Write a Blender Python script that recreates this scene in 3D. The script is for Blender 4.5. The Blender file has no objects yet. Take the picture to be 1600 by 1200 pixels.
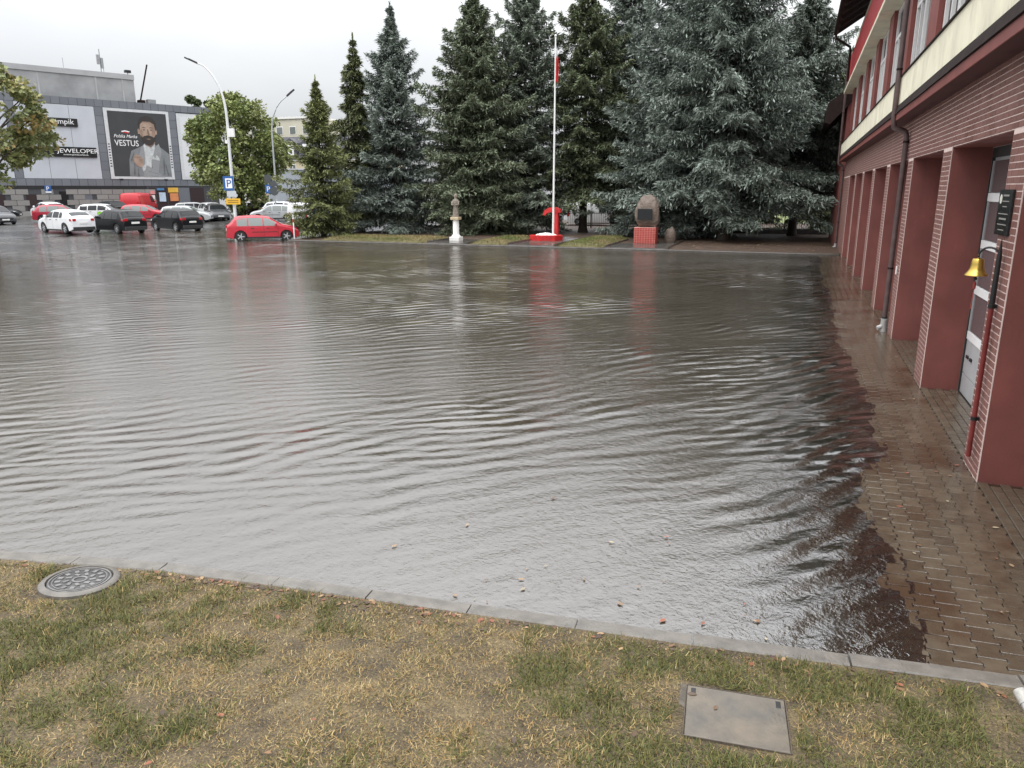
import bpy, math, random
import numpy as np
from mathutils import Vector, Matrix

R = math.radians
rng = np.random.default_rng(7)
random.seed(7)
sc = bpy.context.scene
COL = sc.collection

# ------------------------------------------------------------------ camera
cam_d = bpy.data.cameras.new('camera')
cam = bpy.data.objects.new('camera', cam_d)
COL.objects.link(cam)
cam_d.sensor_width = 36.0
cam_d.sensor_fit = 'HORIZONTAL'
cam_d.lens = 36.0 * 1190.0 / 1600.0
cam_d.clip_start = 0.05
cam_d.clip_end = 2500.0
cam.location = (0.0, 0.0, 3.1)
cam.rotation_euler = (R(90 - 14.33), 0.0, R(20.2))
sc.camera = cam

# ------------------------------------------------------------------ sky, sun, exposure
world = bpy.data.worlds.new('World')
sc.world = world
world.use_nodes = True
wn, wl = world.node_tree.nodes, world.node_tree.links
wn.clear()
wo = wn.new('ShaderNodeOutputWorld')
sky = wn.new('ShaderNodeTexSky')
sky.sky_type = 'NISHITA'
sky.sun_disc = False
SUN_EL, SUN_AZ = 58.0, 205.0            # high, behind the camera, behind cloud
sky.sun_elevation = R(SUN_EL)
sky.sun_rotation = R(SUN_AZ)
bg_sky = wn.new('ShaderNodeBackground'); bg_sky.inputs[1].default_value = 0.09
wl.new(sky.outputs[0], bg_sky.inputs[0])
tc = wn.new('ShaderNodeTexCoord')
mp = wn.new('ShaderNodeMapping'); mp.inputs['Scale'].default_value = (1.0, 1.0, 2.6)
nz = wn.new('ShaderNodeTexNoise'); nz.inputs['Scale'].default_value = 1.7; nz.inputs['Detail'].default_value = 5.0
rp = wn.new('ShaderNodeValToRGB')
rp.color_ramp.elements[0].position = 0.3; rp.color_ramp.elements[0].color = (0.76, 0.78, 0.815, 1)
rp.color_ramp.elements[1].position = 0.72; rp.color_ramp.elements[1].color = (0.98, 0.99, 1.0, 1)
bg_cl = wn.new('ShaderNodeBackground'); bg_cl.inputs[1].default_value = 1.0
wl.new(tc.outputs['Generated'], mp.inputs[0]); wl.new(mp.outputs[0], nz.inputs['Vector'])
wl.new(nz.outputs['Fac'], rp.inputs[0])
# overcast sky, zenith raised beyond the standard ratio to light ground and water
sx_ = wn.new('ShaderNodeSeparateXYZ'); wl.new(tc.outputs['Generated'], sx_.inputs[0])
gr = wn.new('ShaderNodeMath'); gr.operation = 'MULTIPLY_ADD'; gr.use_clamp = False
gr.inputs[1].default_value = 3.1; gr.inputs[2].default_value = 0.50
mz = wn.new('ShaderNodeMath'); mz.operation = 'MAXIMUM'; mz.inputs[1].default_value = 0.0
wl.new(sx_.outputs[2], mz.inputs[0]); wl.new(mz.outputs[0], gr.inputs[0])
vm = wn.new('ShaderNodeVectorMath'); vm.operation = 'SCALE'
wl.new(rp.outputs[0], vm.inputs[0]); wl.new(gr.outputs[0], vm.inputs['Scale']); wl.new(vm.outputs[0], bg_cl.inputs[0])
mx = wn.new('ShaderNodeMixShader'); mx.inputs[0].default_value = 0.93
wl.new(bg_sky.outputs[0], mx.inputs[1]); wl.new(bg_cl.outputs[0], mx.inputs[2]); wl.new(mx.outputs[0], wo.inputs[0])

sun_d = bpy.data.lights.new('sun', 'SUN')
sun_d.energy = 1.3
sun_d.angle = R(40)
sun_d.color = (1.0, 0.97, 0.93)
sun = bpy.data.objects.new('sun', sun_d)
COL.objects.link(sun)
sun.location = (0, -20, 40)
sun.rotation_euler = (R(90 - SUN_EL), 0, R(-(SUN_AZ - 180)))

sc.view_settings.view_transform = 'Standard'
sc.view_settings.look = 'None'
sc.view_settings.exposure = 0.2
sc.view_settings.gamma = 1.0
sc.view_settings.use_curve_mapping = False
sc.render.engine = 'CYCLES'
sc.cycles.use_denoising = True
sc.cycles.max_bounces = 6
sc.cycles.diffuse_bounces = 3
sc.cycles.glossy_bounces = 3
sc.cycles.transparent_max_bounces = 8

# ------------------------------------------------------------------ materials
MATS = {}
def mat(name, col, rough=0.6, var=0.0, scale=5.0, bump=0.0, bscale=30.0, metal=0.0, spec=0.5, col2=None, coat=0.0,
        emit=None, rvar=0.0, bdist=0.01):
    """Principled material with noise-driven colour variation, roughness variation and bump."""
    if name in MATS: return MATS[name]
    m = bpy.data.materials.new(name); m.use_nodes = True
    n, l = m.node_tree.nodes, m.node_tree.links
    b = n['Principled BSDF']
    b.inputs['Base Color'].default_value = (*col, 1)
    b.inputs['Roughness'].default_value = rough
    b.inputs['Metallic'].default_value = metal
    b.inputs['Specular IOR Level'].default_value = spec
    b.inputs['Coat Weight'].default_value = coat
    b.inputs['Coat Roughness'].default_value = 0.06
    t = None
    if var or bump or col2 or rvar:
        t = n.new('ShaderNodeTexCoord')
    if var or col2:
        z = n.new('ShaderNodeTexNoise'); z.inputs['Scale'].default_value = scale; z.inputs['Detail'].default_value = 6
        z.inputs['Roughness'].default_value = 0.6
        l.new(t.outputs['Object'], z.inputs['Vector'])
        r = n.new('ShaderNodeValToRGB')
        c2 = col2 if col2 else tuple(min(1, c * (1 + var)) for c in col)
        c1 = col if col2 else tuple(c * (1 - var) for c in col)
        r.color_ramp.elements[0].position = 0.32; r.color_ramp.elements[0].color = (*c1, 1)
        r.color_ramp.elements[1].position = 0.68; r.color_ramp.elements[1].color = (*c2, 1)
        l.new(z.outputs['Fac'], r.inputs[0]); l.new(r.outputs[0], b.inputs['Base Color'])
    if rvar:
        z3 = n.new('ShaderNodeTexNoise'); z3.inputs['Scale'].default_value = scale * 0.7; z3.inputs['Detail'].default_value = 4
        l.new(t.outputs['Object'], z3.inputs['Vector'])
        mr = n.new('ShaderNodeMapRange'); mr.inputs[1].default_value = 0.35; mr.inputs[2].default_value = 0.65
        mr.inputs[3].default_value = max(0.02, rough - rvar); mr.inputs[4].default_value = rough + rvar
        l.new(z3.outputs['Fac'], mr.inputs[0]); l.new(mr.outputs[0], b.inputs['Roughness'])
    if bump:
        z2 = n.new('ShaderNodeTexNoise'); z2.inputs['Scale'].default_value = bscale; z2.inputs['Detail'].default_value = 4
        l.new(t.outputs['Object'], z2.inputs['Vector'])
        bp = n.new('ShaderNodeBump'); bp.inputs['Strength'].default_value = bump; bp.inputs['Distance'].default_value = bdist
        l.new(z2.outputs['Fac'], bp.inputs['Height']); l.new(bp.outputs[0], b.inputs['Normal'])
    if emit:
        b.inputs['Emission Color'].default_value = (*emit[:3], 1); b.inputs['Emission Strength'].default_value = emit[3]
    MATS[name] = m
    return m

def attr_mat(name, rough=0.6, spec=0.3, sheen=0.0, trans=0.0):
    """Material that reads a colour per face from the mesh (leaf, blade and brick individuality)."""
    if name in MATS: return MATS[name]
    m = bpy.data.materials.new(name); m.use_nodes = True
    n, l = m.node_tree.nodes, m.node_tree.links
    b = n['Principled BSDF']
    a = n.new('ShaderNodeAttribute'); a.attribute_name = 'col'
    l.new(a.outputs['Color'], b.inputs['Base Color'])
    b.inputs['Roughness'].default_value = rough
    b.inputs['Specular IOR Level'].default_value = spec
    if trans:
        tr = n.new('ShaderNodeBsdfTranslucent'); l.new(a.outputs['Color'], tr.inputs[0])
        ms = n.new('ShaderNodeMixShader'); ms.inputs[0].default_value = trans
        l.new(b.outputs[0], ms.inputs[1]); l.new(tr.outputs[0], ms.inputs[2])
        l.new(ms.outputs[0], n['Material Output'].inputs[0])
    MATS[name] = m
    return m

def random_mat(name, c1, c2, rough=0.5, bump=0.0, bscale=40, rvar=0.0, coat=0.0, spec=0.5, stain=None):
    """A colour drawn per object (for alike loose pieces), with grain."""
    m = bpy.data.materials.new(name); m.use_nodes = True
    n, l = m.node_tree.nodes, m.node_tree.links
    b = n['Principled BSDF']
    oi = n.new('ShaderNodeObjectInfo')
    r = n.new('ShaderNodeValToRGB')
    r.color_ramp.elements[0].color = (*c1, 1); r.color_ramp.elements[1].color = (*c2, 1)
    t = n.new('ShaderNodeNewGeometry')
    z = n.new('ShaderNodeTexNoise'); z.inputs['Scale'].default_value = 9; z.inputs['Detail'].default_value = 5
    l.new(t.outputs['Position'], z.inputs['Vector'])
    ad = n.new('ShaderNodeMath'); ad.operation = 'MULTIPLY_ADD'; ad.inputs[1].default_value = 0.55
    l.new(oi.outputs['Random'], ad.inputs[0])
    sb = n.new('ShaderNodeMath'); sb.operation = 'MULTIPLY_ADD'; sb.inputs[1].default_value = 1.1; sb.inputs[2].default_value = -0.32
    l.new(z.outputs['Fac'], sb.inputs[0]); l.new(sb.outputs[0], ad.inputs[2])
    l.new(ad.outputs[0], r.inputs[0])
    out = r.outputs[0]
    if stain:
        z4 = n.new('ShaderNodeTexNoise'); z4.inputs['Scale'].default_value = 0.9; z4.inputs['Detail'].default_value = 6
        l.new(t.outputs['Position'], z4.inputs['Vector'])
        r4 = n.new('ShaderNodeValToRGB'); r4.color_ramp.elements[0].position = 0.47; r4.color_ramp.elements[1].position = 0.6
        l.new(z4.outputs['Fac'], r4.inputs[0])
        mc = n.new('ShaderNodeMixRGB'); mc.inputs[2].default_value = (*stain, 1)
        l.new(r4.outputs[0], mc.inputs[0]); l.new(out, mc.inputs[1]); out = mc.outputs[0]
    l.new(out, b.inputs['Base Color'])
    b.inputs['Roughness'].default_value = rough
    b.inputs['Coat Weight'].default_value = coat
    b.inputs['Coat Roughness'].default_value = 0.12
    b.inputs['Specular IOR Level'].default_value = spec
    if rvar:
        z3 = n.new('ShaderNodeTexNoise'); z3.inputs['Scale'].default_value = 1.6; z3.inputs['Detail'].default_value = 5
        l.new(t.outputs['Position'], z3.inputs['Vector'])
        mr = n.new('ShaderNodeMapRange'); mr.inputs[1].default_value = 0.38; mr.inputs[2].default_value = 0.62
        mr.inputs[3].default_value = max(0.03, rough - rvar); mr.inputs[4].default_value = rough + rvar
        l.new(z3.outputs['Fac'], mr.inputs[0]); l.new(mr.outputs[0], b.inputs['Roughness'])
    if bump:
        z2 = n.new('ShaderNodeTexNoise'); z2.inputs['Scale'].default_value = bscale; z2.inputs['Detail'].default_value = 4
        l.new(t.outputs['Position'], z2.inputs['Vector'])
        bp = n.new('ShaderNodeBump'); bp.inputs['Strength'].default_value = bump; bp.inputs['Distance'].default_value = 0.006
        l.new(z2.outputs['Fac'], bp.inputs['Height']); l.new(bp.outputs[0], b.inputs['Normal'])
    MATS[name] = m
    return m

M_plaster = mat('red_plaster', (0.19, 0.056, 0.046), 0.62, var=0.16, scale=1.6, bump=0.25, bscale=90, rvar=0.12)
def stained(m, dark, sx=3.0, sz=0.5, amt=0.55):
    n, l = m.node_tree.nodes, m.node_tree.links
    b = n['Principled BSDF']; src = b.inputs['Base Color'].links[0].from_socket
    g = n.new('ShaderNodeNewGeometry'); q = n.new('ShaderNodeMapping'); q.inputs['Scale'].default_value = (sx, sx, sz); l.new(g.outputs['Position'], q.inputs[0])
    z = n.new('ShaderNodeTexNoise'); z.inputs['Scale'].default_value = 1.0; z.inputs['Detail'].default_value = 7; z.inputs['Roughness'].default_value = 0.65; l.new(q.outputs[0], z.inputs['Vector'])
    r = n.new('ShaderNodeMapRange'); r.inputs[1].default_value = 0.48; r.inputs[2].default_value = 0.68; r.inputs[3].default_value = 0; r.inputs[4].default_value = amt
    l.new(z.outputs['Fac'], r.inputs[0])
    x = n.new('ShaderNodeMixRGB'); x.inputs[2].default_value = (*dark, 1); l.new(r.outputs[0], x.inputs[0]); l.new(src, x.inputs[1]); l.new(x.outputs[0], b.inputs['Base Color'])
stained(M_plaster, (0.13, 0.045, 0.038))
M_trim = mat('red_trim', (0.20, 0.055, 0.046), 0.5, var=0.15, scale=2)
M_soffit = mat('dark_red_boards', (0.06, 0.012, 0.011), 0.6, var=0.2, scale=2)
M_joint = mat('pale_pink_mortar', (0.64, 0.50, 0.46), 0.85, var=0.12, scale=3, bump=0.2, bscale=80)
M_brick = random_mat('clinker_brick', (0.15, 0.064, 0.052), (0.225, 0.102, 0.083), 0.5, bump=0.3, bscale=60, rvar=0.12)
M_cream = mat('cream_render', (0.72, 0.68, 0.52), 0.8, var=0.1, scale=1.2, bump=0.1, bscale=60)
stained(M_cream, (0.50, 0.47, 0.36), 2.0, 1.2, 0.6)
M_flash = mat('dark_brown_metal', (0.022, 0.014, 0.013), 0.85, spec=0.15, var=0.25, scale=4)
M_pipe = mat('brown_pipe_metal', (0.085, 0.055, 0.052), 0.38, var=0.25, scale=5, rvar=0.1)
M_greyp = mat('grey_plastic_pipe', (0.42, 0.42, 0.41), 0.35, var=0.1, scale=6)
M_white = mat('white_frame_paint', (0.78, 0.78, 0.77), 0.35, var=0.05)
M_glass = mat('dark_window_glass', (0.055, 0.04, 0.042), 0.3, spec=0.04)  # dark red tint stands in for the pilasters' reflection; real mirroring nearly off
M_glassd = mat('door_glazing', (0.12, 0.10, 0.105), 0.12, spec=0.7)
M_dgrey = mat('aluminium_door', (0.38, 0.385, 0.39), 0.42, var=0.08, scale=3)
M_black = mat('black_paint', (0.012, 0.012, 0.013), 0.35)
M_dark = mat('dark_rubber', (0.02, 0.02, 0.021), 0.7, var=0.2)
M_gold = mat('brass_bell', (0.58, 0.40, 0.10), 0.33, metal=1.0, var=0.15, scale=8)
M_redpole = mat('dark_red_pole', (0.15, 0.022, 0.02), 0.3, var=0.2, scale=6)
M_plaque = mat('black_granite_plaque', (0.015, 0.016, 0.017), 0.15, var=0.3, scale=60)
M_conc = mat('wet_concrete', (0.145, 0.132, 0.115), 0.34, var=0.25, scale=7, bump=0.4, bscale=60, rvar=0.14)
M_concd = mat('wet_concrete_slab', (0.085, 0.078, 0.07), 0.16, var=0.3, scale=2.5, bump=0.25, bscale=50, rvar=0.1)
M_asph = mat('wet_asphalt', (0.06, 0.058, 0.055), 0.22, var=0.3, scale=0.35, bump=0.5, bscale=45, rvar=0.14)
M_soil = mat('needle_covered_soil', (0.05, 0.034, 0.024), 0.65, col2=(0.10, 0.062, 0.04), scale=2.2, bump=0.9, bscale=25, bdist=0.04)
M_turf = mat('patchy_turf', (0.085, 0.075, 0.032), 0.85, col2=(0.17, 0.145, 0.065), scale=2.5, bump=1.0, bscale=22, bdist=0.05)
M_lawnfar = mat('green_lawn', (0.10, 0.135, 0.03), 0.8, col2=(0.15, 0.17, 0.05), scale=1.2, bump=0.8, bscale=12, bdist=0.05)
M_bark = mat('spruce_bark', (0.055, 0.042, 0.034), 0.85, var=0.35, scale=9, bump=0.9, bscale=14, bdist=0.03)
M_foliage = attr_mat('foliage', 0.55, 0.35, trans=0.12)
M_needle = attr_mat('needles', 0.6, 0.3)
M_blade = attr_mat('grass_blades', 0.6, 0.3, trans=0.15)
M_leaf = attr_mat('fallen_leaf', 0.45, 0.4)
M_stucco = mat('white_stone', (0.74, 0.73, 0.70), 0.6, var=0.08, scale=4)
M_stat = mat('weathered_statue_stone', (0.20, 0.17, 0.14), 0.85, var=0.35, scale=9, bump=0.6, bscale=25)
M_red = mat('bright_red_paint', (0.50, 0.02, 0.022), 0.45, var=0.25, scale=3, rvar=0.15)
M_boulder = mat('brown_boulder', (0.10, 0.075, 0.058), 0.6, col2=(0.20, 0.155, 0.125), scale=3, bump=1.0, bscale=10, bdist=0.05)
M_gal = mat('galvanised_steel', (0.50, 0.52, 0.54), 0.4, metal=0.6, var=0.08)
M_galw = mat('pale_painted_steel', (0.66, 0.67, 0.67), 0.4, var=0.06)

# ------------------------------------------------------------------ mesh helpers
class MB:
    def __init__(s): s.v, s.f, s.mi, s.cur = [], [], [], 0
    def add(s, vs, fs):
        o = len(s.v); s.v += [tuple(map(float, p)) for p in vs]
        s.f += [tuple(i + o for i in f) for f in fs]; s.mi += [s.cur] * len(fs); return s
    def box(s, x0, x1, y0, y1, z0, z1):
        return s.add([(x0, y0, z0), (x1, y0, z0), (x1, y1, z0), (x0, y1, z0), (x0, y0, z1), (x1, y0, z1), (x1, y1, z1), (x0, y1, z1)],
                     [(0, 3, 2, 1), (4, 5, 6, 7), (0, 1, 5, 4), (1, 2, 6, 5), (2, 3, 7, 6), (3, 0, 4, 7)])
    def bbox(s, x0, x1, y0, y1, z0, z1, b=0.01):
        """box with its vertical and top edges chamfered"""
        lo = [(x0 + b, y0), (x1 - b, y0), (x1, y0 + b), (x1, y1 - b), (x1 - b, y1), (x0 + b, y1), (x0, y1 - b), (x0, y0 + b)]
        hi = [(min(max(x, x0 + b), x1 - b), min(max(y, y0 + b), y1 - b)) for x, y in lo]
        vs = [(x, y, z0) for x, y in lo] + [(x, y, z1 - b) for x, y in lo] + [(x, y, z1) for x, y in hi]
        fs = [tuple(range(7, -1, -1)), tuple(range(16, 24))]
        for k in range(2):
            fs += [(k * 8 + i, k * 8 + (i + 1) % 8, k * 8 + 8 + (i + 1) % 8, k * 8 + 8 + i) for i in range(8)]
        return s.add(vs, fs)
    def obox(s, c, ax, half):
        """oriented box: centre, three axes, half sizes"""
        c = Vector(c); A = [Vector(a).normalized() * h for a, h in zip(ax, half)]
        vs = [c + A[0] * i + A[1] * j + A[2] * k for k in (-1, 1) for i, j in ((-1, -1), (1, -1), (1, 1), (-1, 1))]
        return s.add(vs, [(0, 3, 2, 1), (4, 5, 6, 7), (0, 1, 5, 4), (1, 2, 6, 5), (2, 3, 7, 6), (3, 0, 4, 7)])
    def tube(s, pts, rad, n=10, cap=True):
        pts = [Vector(p) for p in pts]
        if not hasattr(rad, '__len__'): rad = [rad] * len(pts)
        vs, fs = [], []
        ref = Vector((0.31, 0.11, 0.94))
        for i, p in enumerate(pts):
            d = (pts[min(i + 1, len(pts) - 1)] - pts[max(i - 1, 0)]).normalized()
            a = d.cross(ref if abs(d.dot(ref)) < 0.98 else Vector((1, 0, 0))).normalized(); b = d.cross(a)
            for k in range(n):
                t = 2 * math.pi * k / n
                vs.append(p + (a * math.cos(t) + b * math.sin(t)) * rad[i])
        for i in range(len(pts) - 1):
            for k in range(n):
                k2 = (k + 1) % n
                fs.append((i * n + k, i * n + k2, (i + 1) * n + k2, (i + 1) * n + k))
        if cap:
            fs.append(tuple(range(n - 1, -1, -1))); fs.append(tuple((len(pts) - 1) * n + k for k in range(n)))
        return s.add(vs, fs)
    def lathe(s, prof, c=(0, 0, 0), n=20, axis='z', cap=True):
        vs, fs = [], []
        for r, z in prof:
            for k in range(n):
                t = 2 * math.pi * k / n
                a, b = r * math.cos(t), r * math.sin(t)
                p = (a, b, z) if axis == 'z' else ((a, z, b) if axis == 'y' else (z, a, b))
                vs.append((p[0] + c[0], p[1] + c[1], p[2] + c[2]))
        for i in range(len(prof) - 1):
            for k in range(n):
                k2 = (k + 1) % n
                fs.append((i * n + k, i * n + k2, (i + 1) * n + k2, (i + 1) * n + k))
        if cap:
            fs.append(tuple(range(n - 1, -1, -1))); fs.append(tuple((len(prof) - 1) * n + k for k in range(n)))
        return s.add(vs, fs)
    def prism(s, poly, axis, a, b):
        """2-D polygon extruded along an axis: 'x' poly=(y,z); 'y' poly=(x,z); 'z' poly=(x,y)"""
        n = len(poly)
        def P(p, t): return (t, p[0], p[1]) if axis == 'x' else ((p[0], t, p[1]) if axis == 'y' else (p[0], p[1], t))
        vs = [P(p, a) for p in poly] + [P(p, b) for p in poly]
        fs = [tuple(range(n - 1, -1, -1)), tuple(range(n, 2 * n))] + [(i, (i + 1) % n, n + (i + 1) % n, n + i) for i in range(n)]
        return s.add(vs, fs)
    def build(s, name, mats, parent=None, smooth=False, origin=None):
        me = bpy.data.meshes.new(name)
        me.from_pydata(s.v, [], s.f)
        ms = mats if isinstance(mats, (list, tuple)) else [mats]
        for m in ms:
            if m: me.materials.append(m)
        if len(ms) > 1: me.polygons.foreach_set('material_index', s.mi)
        bm_fix(me)
        if smooth: set_smooth(me, smooth)
        return link(name, me, parent, origin)

def bm_fix(me):
    import bmesh
    bm = bmesh.new(); bm.from_mesh(me)
    bmesh.ops.recalc_face_normals(bm, faces=bm.faces)
    bm.to_mesh(me); bm.free(); me.update()

def set_smooth(me, ang):
    me.polygons.foreach_set('use_smooth', [True] * len(me.polygons))
    if ang is not True:
        try: me.set_sharp_from_angle(angle=R(ang))
        except Exception: pass
    me.update()

def link(name, me, parent=None, origin=None):
    o = bpy.data.objects.new(name, me)
    COL.objects.link(o)
    if parent is not None:
        o.parent = parent
        if '_o' in parent: o.matrix_parent_inverse = Matrix.Translation(-Vector(parent['_o']))
    return o

def thing(name, label, cat, loc=(0, 0, 0), group=None, world=True):
    """Empty at a thing's base; parts under it are written in world coordinates when world is True, else in local ones."""
    o = bpy.data.objects.new(name, None); COL.objects.link(o)
    o.location = loc; o.empty_display_size = 0.2
    if world: o['_o'] = tuple(loc)
    tag(o, label, cat, group)
    return o

def tag(o, label=None, cat=None, group=None, kind=None):
    if label: o['label'] = label
    if cat: o['category'] = cat
    if group: o['group'] = group
    if kind: o['kind'] = kind
    return o

def mesh_np(name, V, F, m, col=None, smooth=False, parent=None):
    """numpy vertices and equal-sized faces to one object, with an optional colour per face"""
    V = np.asarray(V, np.float32); F = np.asarray(F, np.int32)
    k = F.shape[1]
    me = bpy.data.meshes.new(name)
    me.vertices.add(len(V)); me.vertices.foreach_set('co', V.ravel())
    me.loops.add(F.size); me.loops.foreach_set('vertex_index', F.ravel())
    me.polygons.add(len(F))
    me.polygons.foreach_set('loop_start', np.arange(0, F.size, k, dtype=np.int32))
    me.polygons.foreach_set('loop_total', np.full(len(F), k, np.int32))
    if smooth: me.polygons.foreach_set('use_smooth', np.ones(len(F), bool))
    me.update(calc_edges=True)
    if col is not None:
        at = me.attributes.new('col', 'FLOAT_COLOR', 'FACE')
        c = np.ones((len(F), 4), np.float32); c[:, :3] = col
        at.data.foreach_set('color', c.ravel())
    me.materials.append(m)
    return link(name, me, parent)

def text(s, size, name, m, parent, matrix, ext=0.01, align='LEFT', sx=1.0, shear=0.0):
    cu = bpy.data.curves.new(name, 'FONT'); cu.body = s; cu.size = size; cu.extrude = ext; cu.align_x = align; cu.shear = shear
    cu.resolution_u = 3
    tmp = bpy.data.objects.new(name, cu); COL.objects.link(tmp)
    dg = bpy.context.evaluated_depsgraph_get()
    me = bpy.data.meshes.new_from_object(tmp.evaluated_get(dg))
    bpy.data.objects.remove(tmp); me.name = name
    me.transform(Matrix.Diagonal((sx, 1, 1, 1))); me.transform(matrix)
    me.materials.clear(); me.materials.append(m)
    return link(name, me, parent)

def vnoise(x, y, seed=0, oct=3):
    """cheap smooth value noise, about -1..1"""
    r = np.random.default_rng(seed); out = np.zeros_like(x, dtype=float); a = 1.0; f = 1.0
    T = r.random((64, 64)) * 2 - 1
    for _ in range(oct):
        X, Y = x * f, y * f
        i, j = np.floor(X).astype(int), np.floor(Y).astype(int)
        u, v = X - i, Y - j; u = u * u * (3 - 2 * u); v = v * v * (3 - 2 * v)
        g = lambda a_, b_: T[a_ % 64, b_ % 64]
        out += a * ((g(i, j) * (1 - u) + g(i + 1, j) * u) * (1 - v) + (g(i, j + 1) * (1 - u) + g(i + 1, j + 1) * u) * v)
        a *= 0.5; f *= 2.03
    return out / 1.5

# ================================================================== SETTING
def sstep(a, b, x):
    t = np.clip((x - a) / (b - a), 0, 1); return t * t * (3 - 2 * t)

def ground_z(x, y):
    """yard floor under the water, rising to the car park in the west and north-west"""
    x = np.asarray(x, float); y = np.asarray(y, float)
    rise = np.maximum((-x - 47.5) * 0.036, (y - 51.0) * 0.03 * sstep(-31, -36, x))
    rise = np.clip(rise, -0.12, 0.36)
    rise = rise + 0.012 * vnoise(x * 0.35, y * 0.35, 3) * (rise > -0.11)
    return np.where((x > -31) & (y > 40.4), 0.0, rise)

def axis(*segs):
    out = []
    for a, b, n in segs: out += list(np.linspace(a, b, n, endpoint=False))
    return np.array(out + [segs[-1][1]])

gx = axis((-900, -120, 12), (-120, -30, 90), (-30, 4, 14), (4, 900, 14))
gy = axis((-700, 0, 16), (0, 30, 25), (30, 80, 110), (80, 160, 30), (160, 1400, 20))
GX, GY = np.meshgrid(gx, gy, indexing='ij')
GZ = ground_z(GX, GY) - 0.02
nx_, ny_ = GX.shape
idx = np.arange(nx_ * ny_).reshape(nx_, ny_)
F = np.stack([idx[:-1, :-1], idx[1:, :-1], idx[1:, 1:], idx[:-1, 1:]], -1).reshape(-1, 4)
tag(mesh_np('ground', np.stack([GX, GY, GZ], -1).reshape(-1, 3), F, M_asph, smooth=True), kind='structure')

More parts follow.
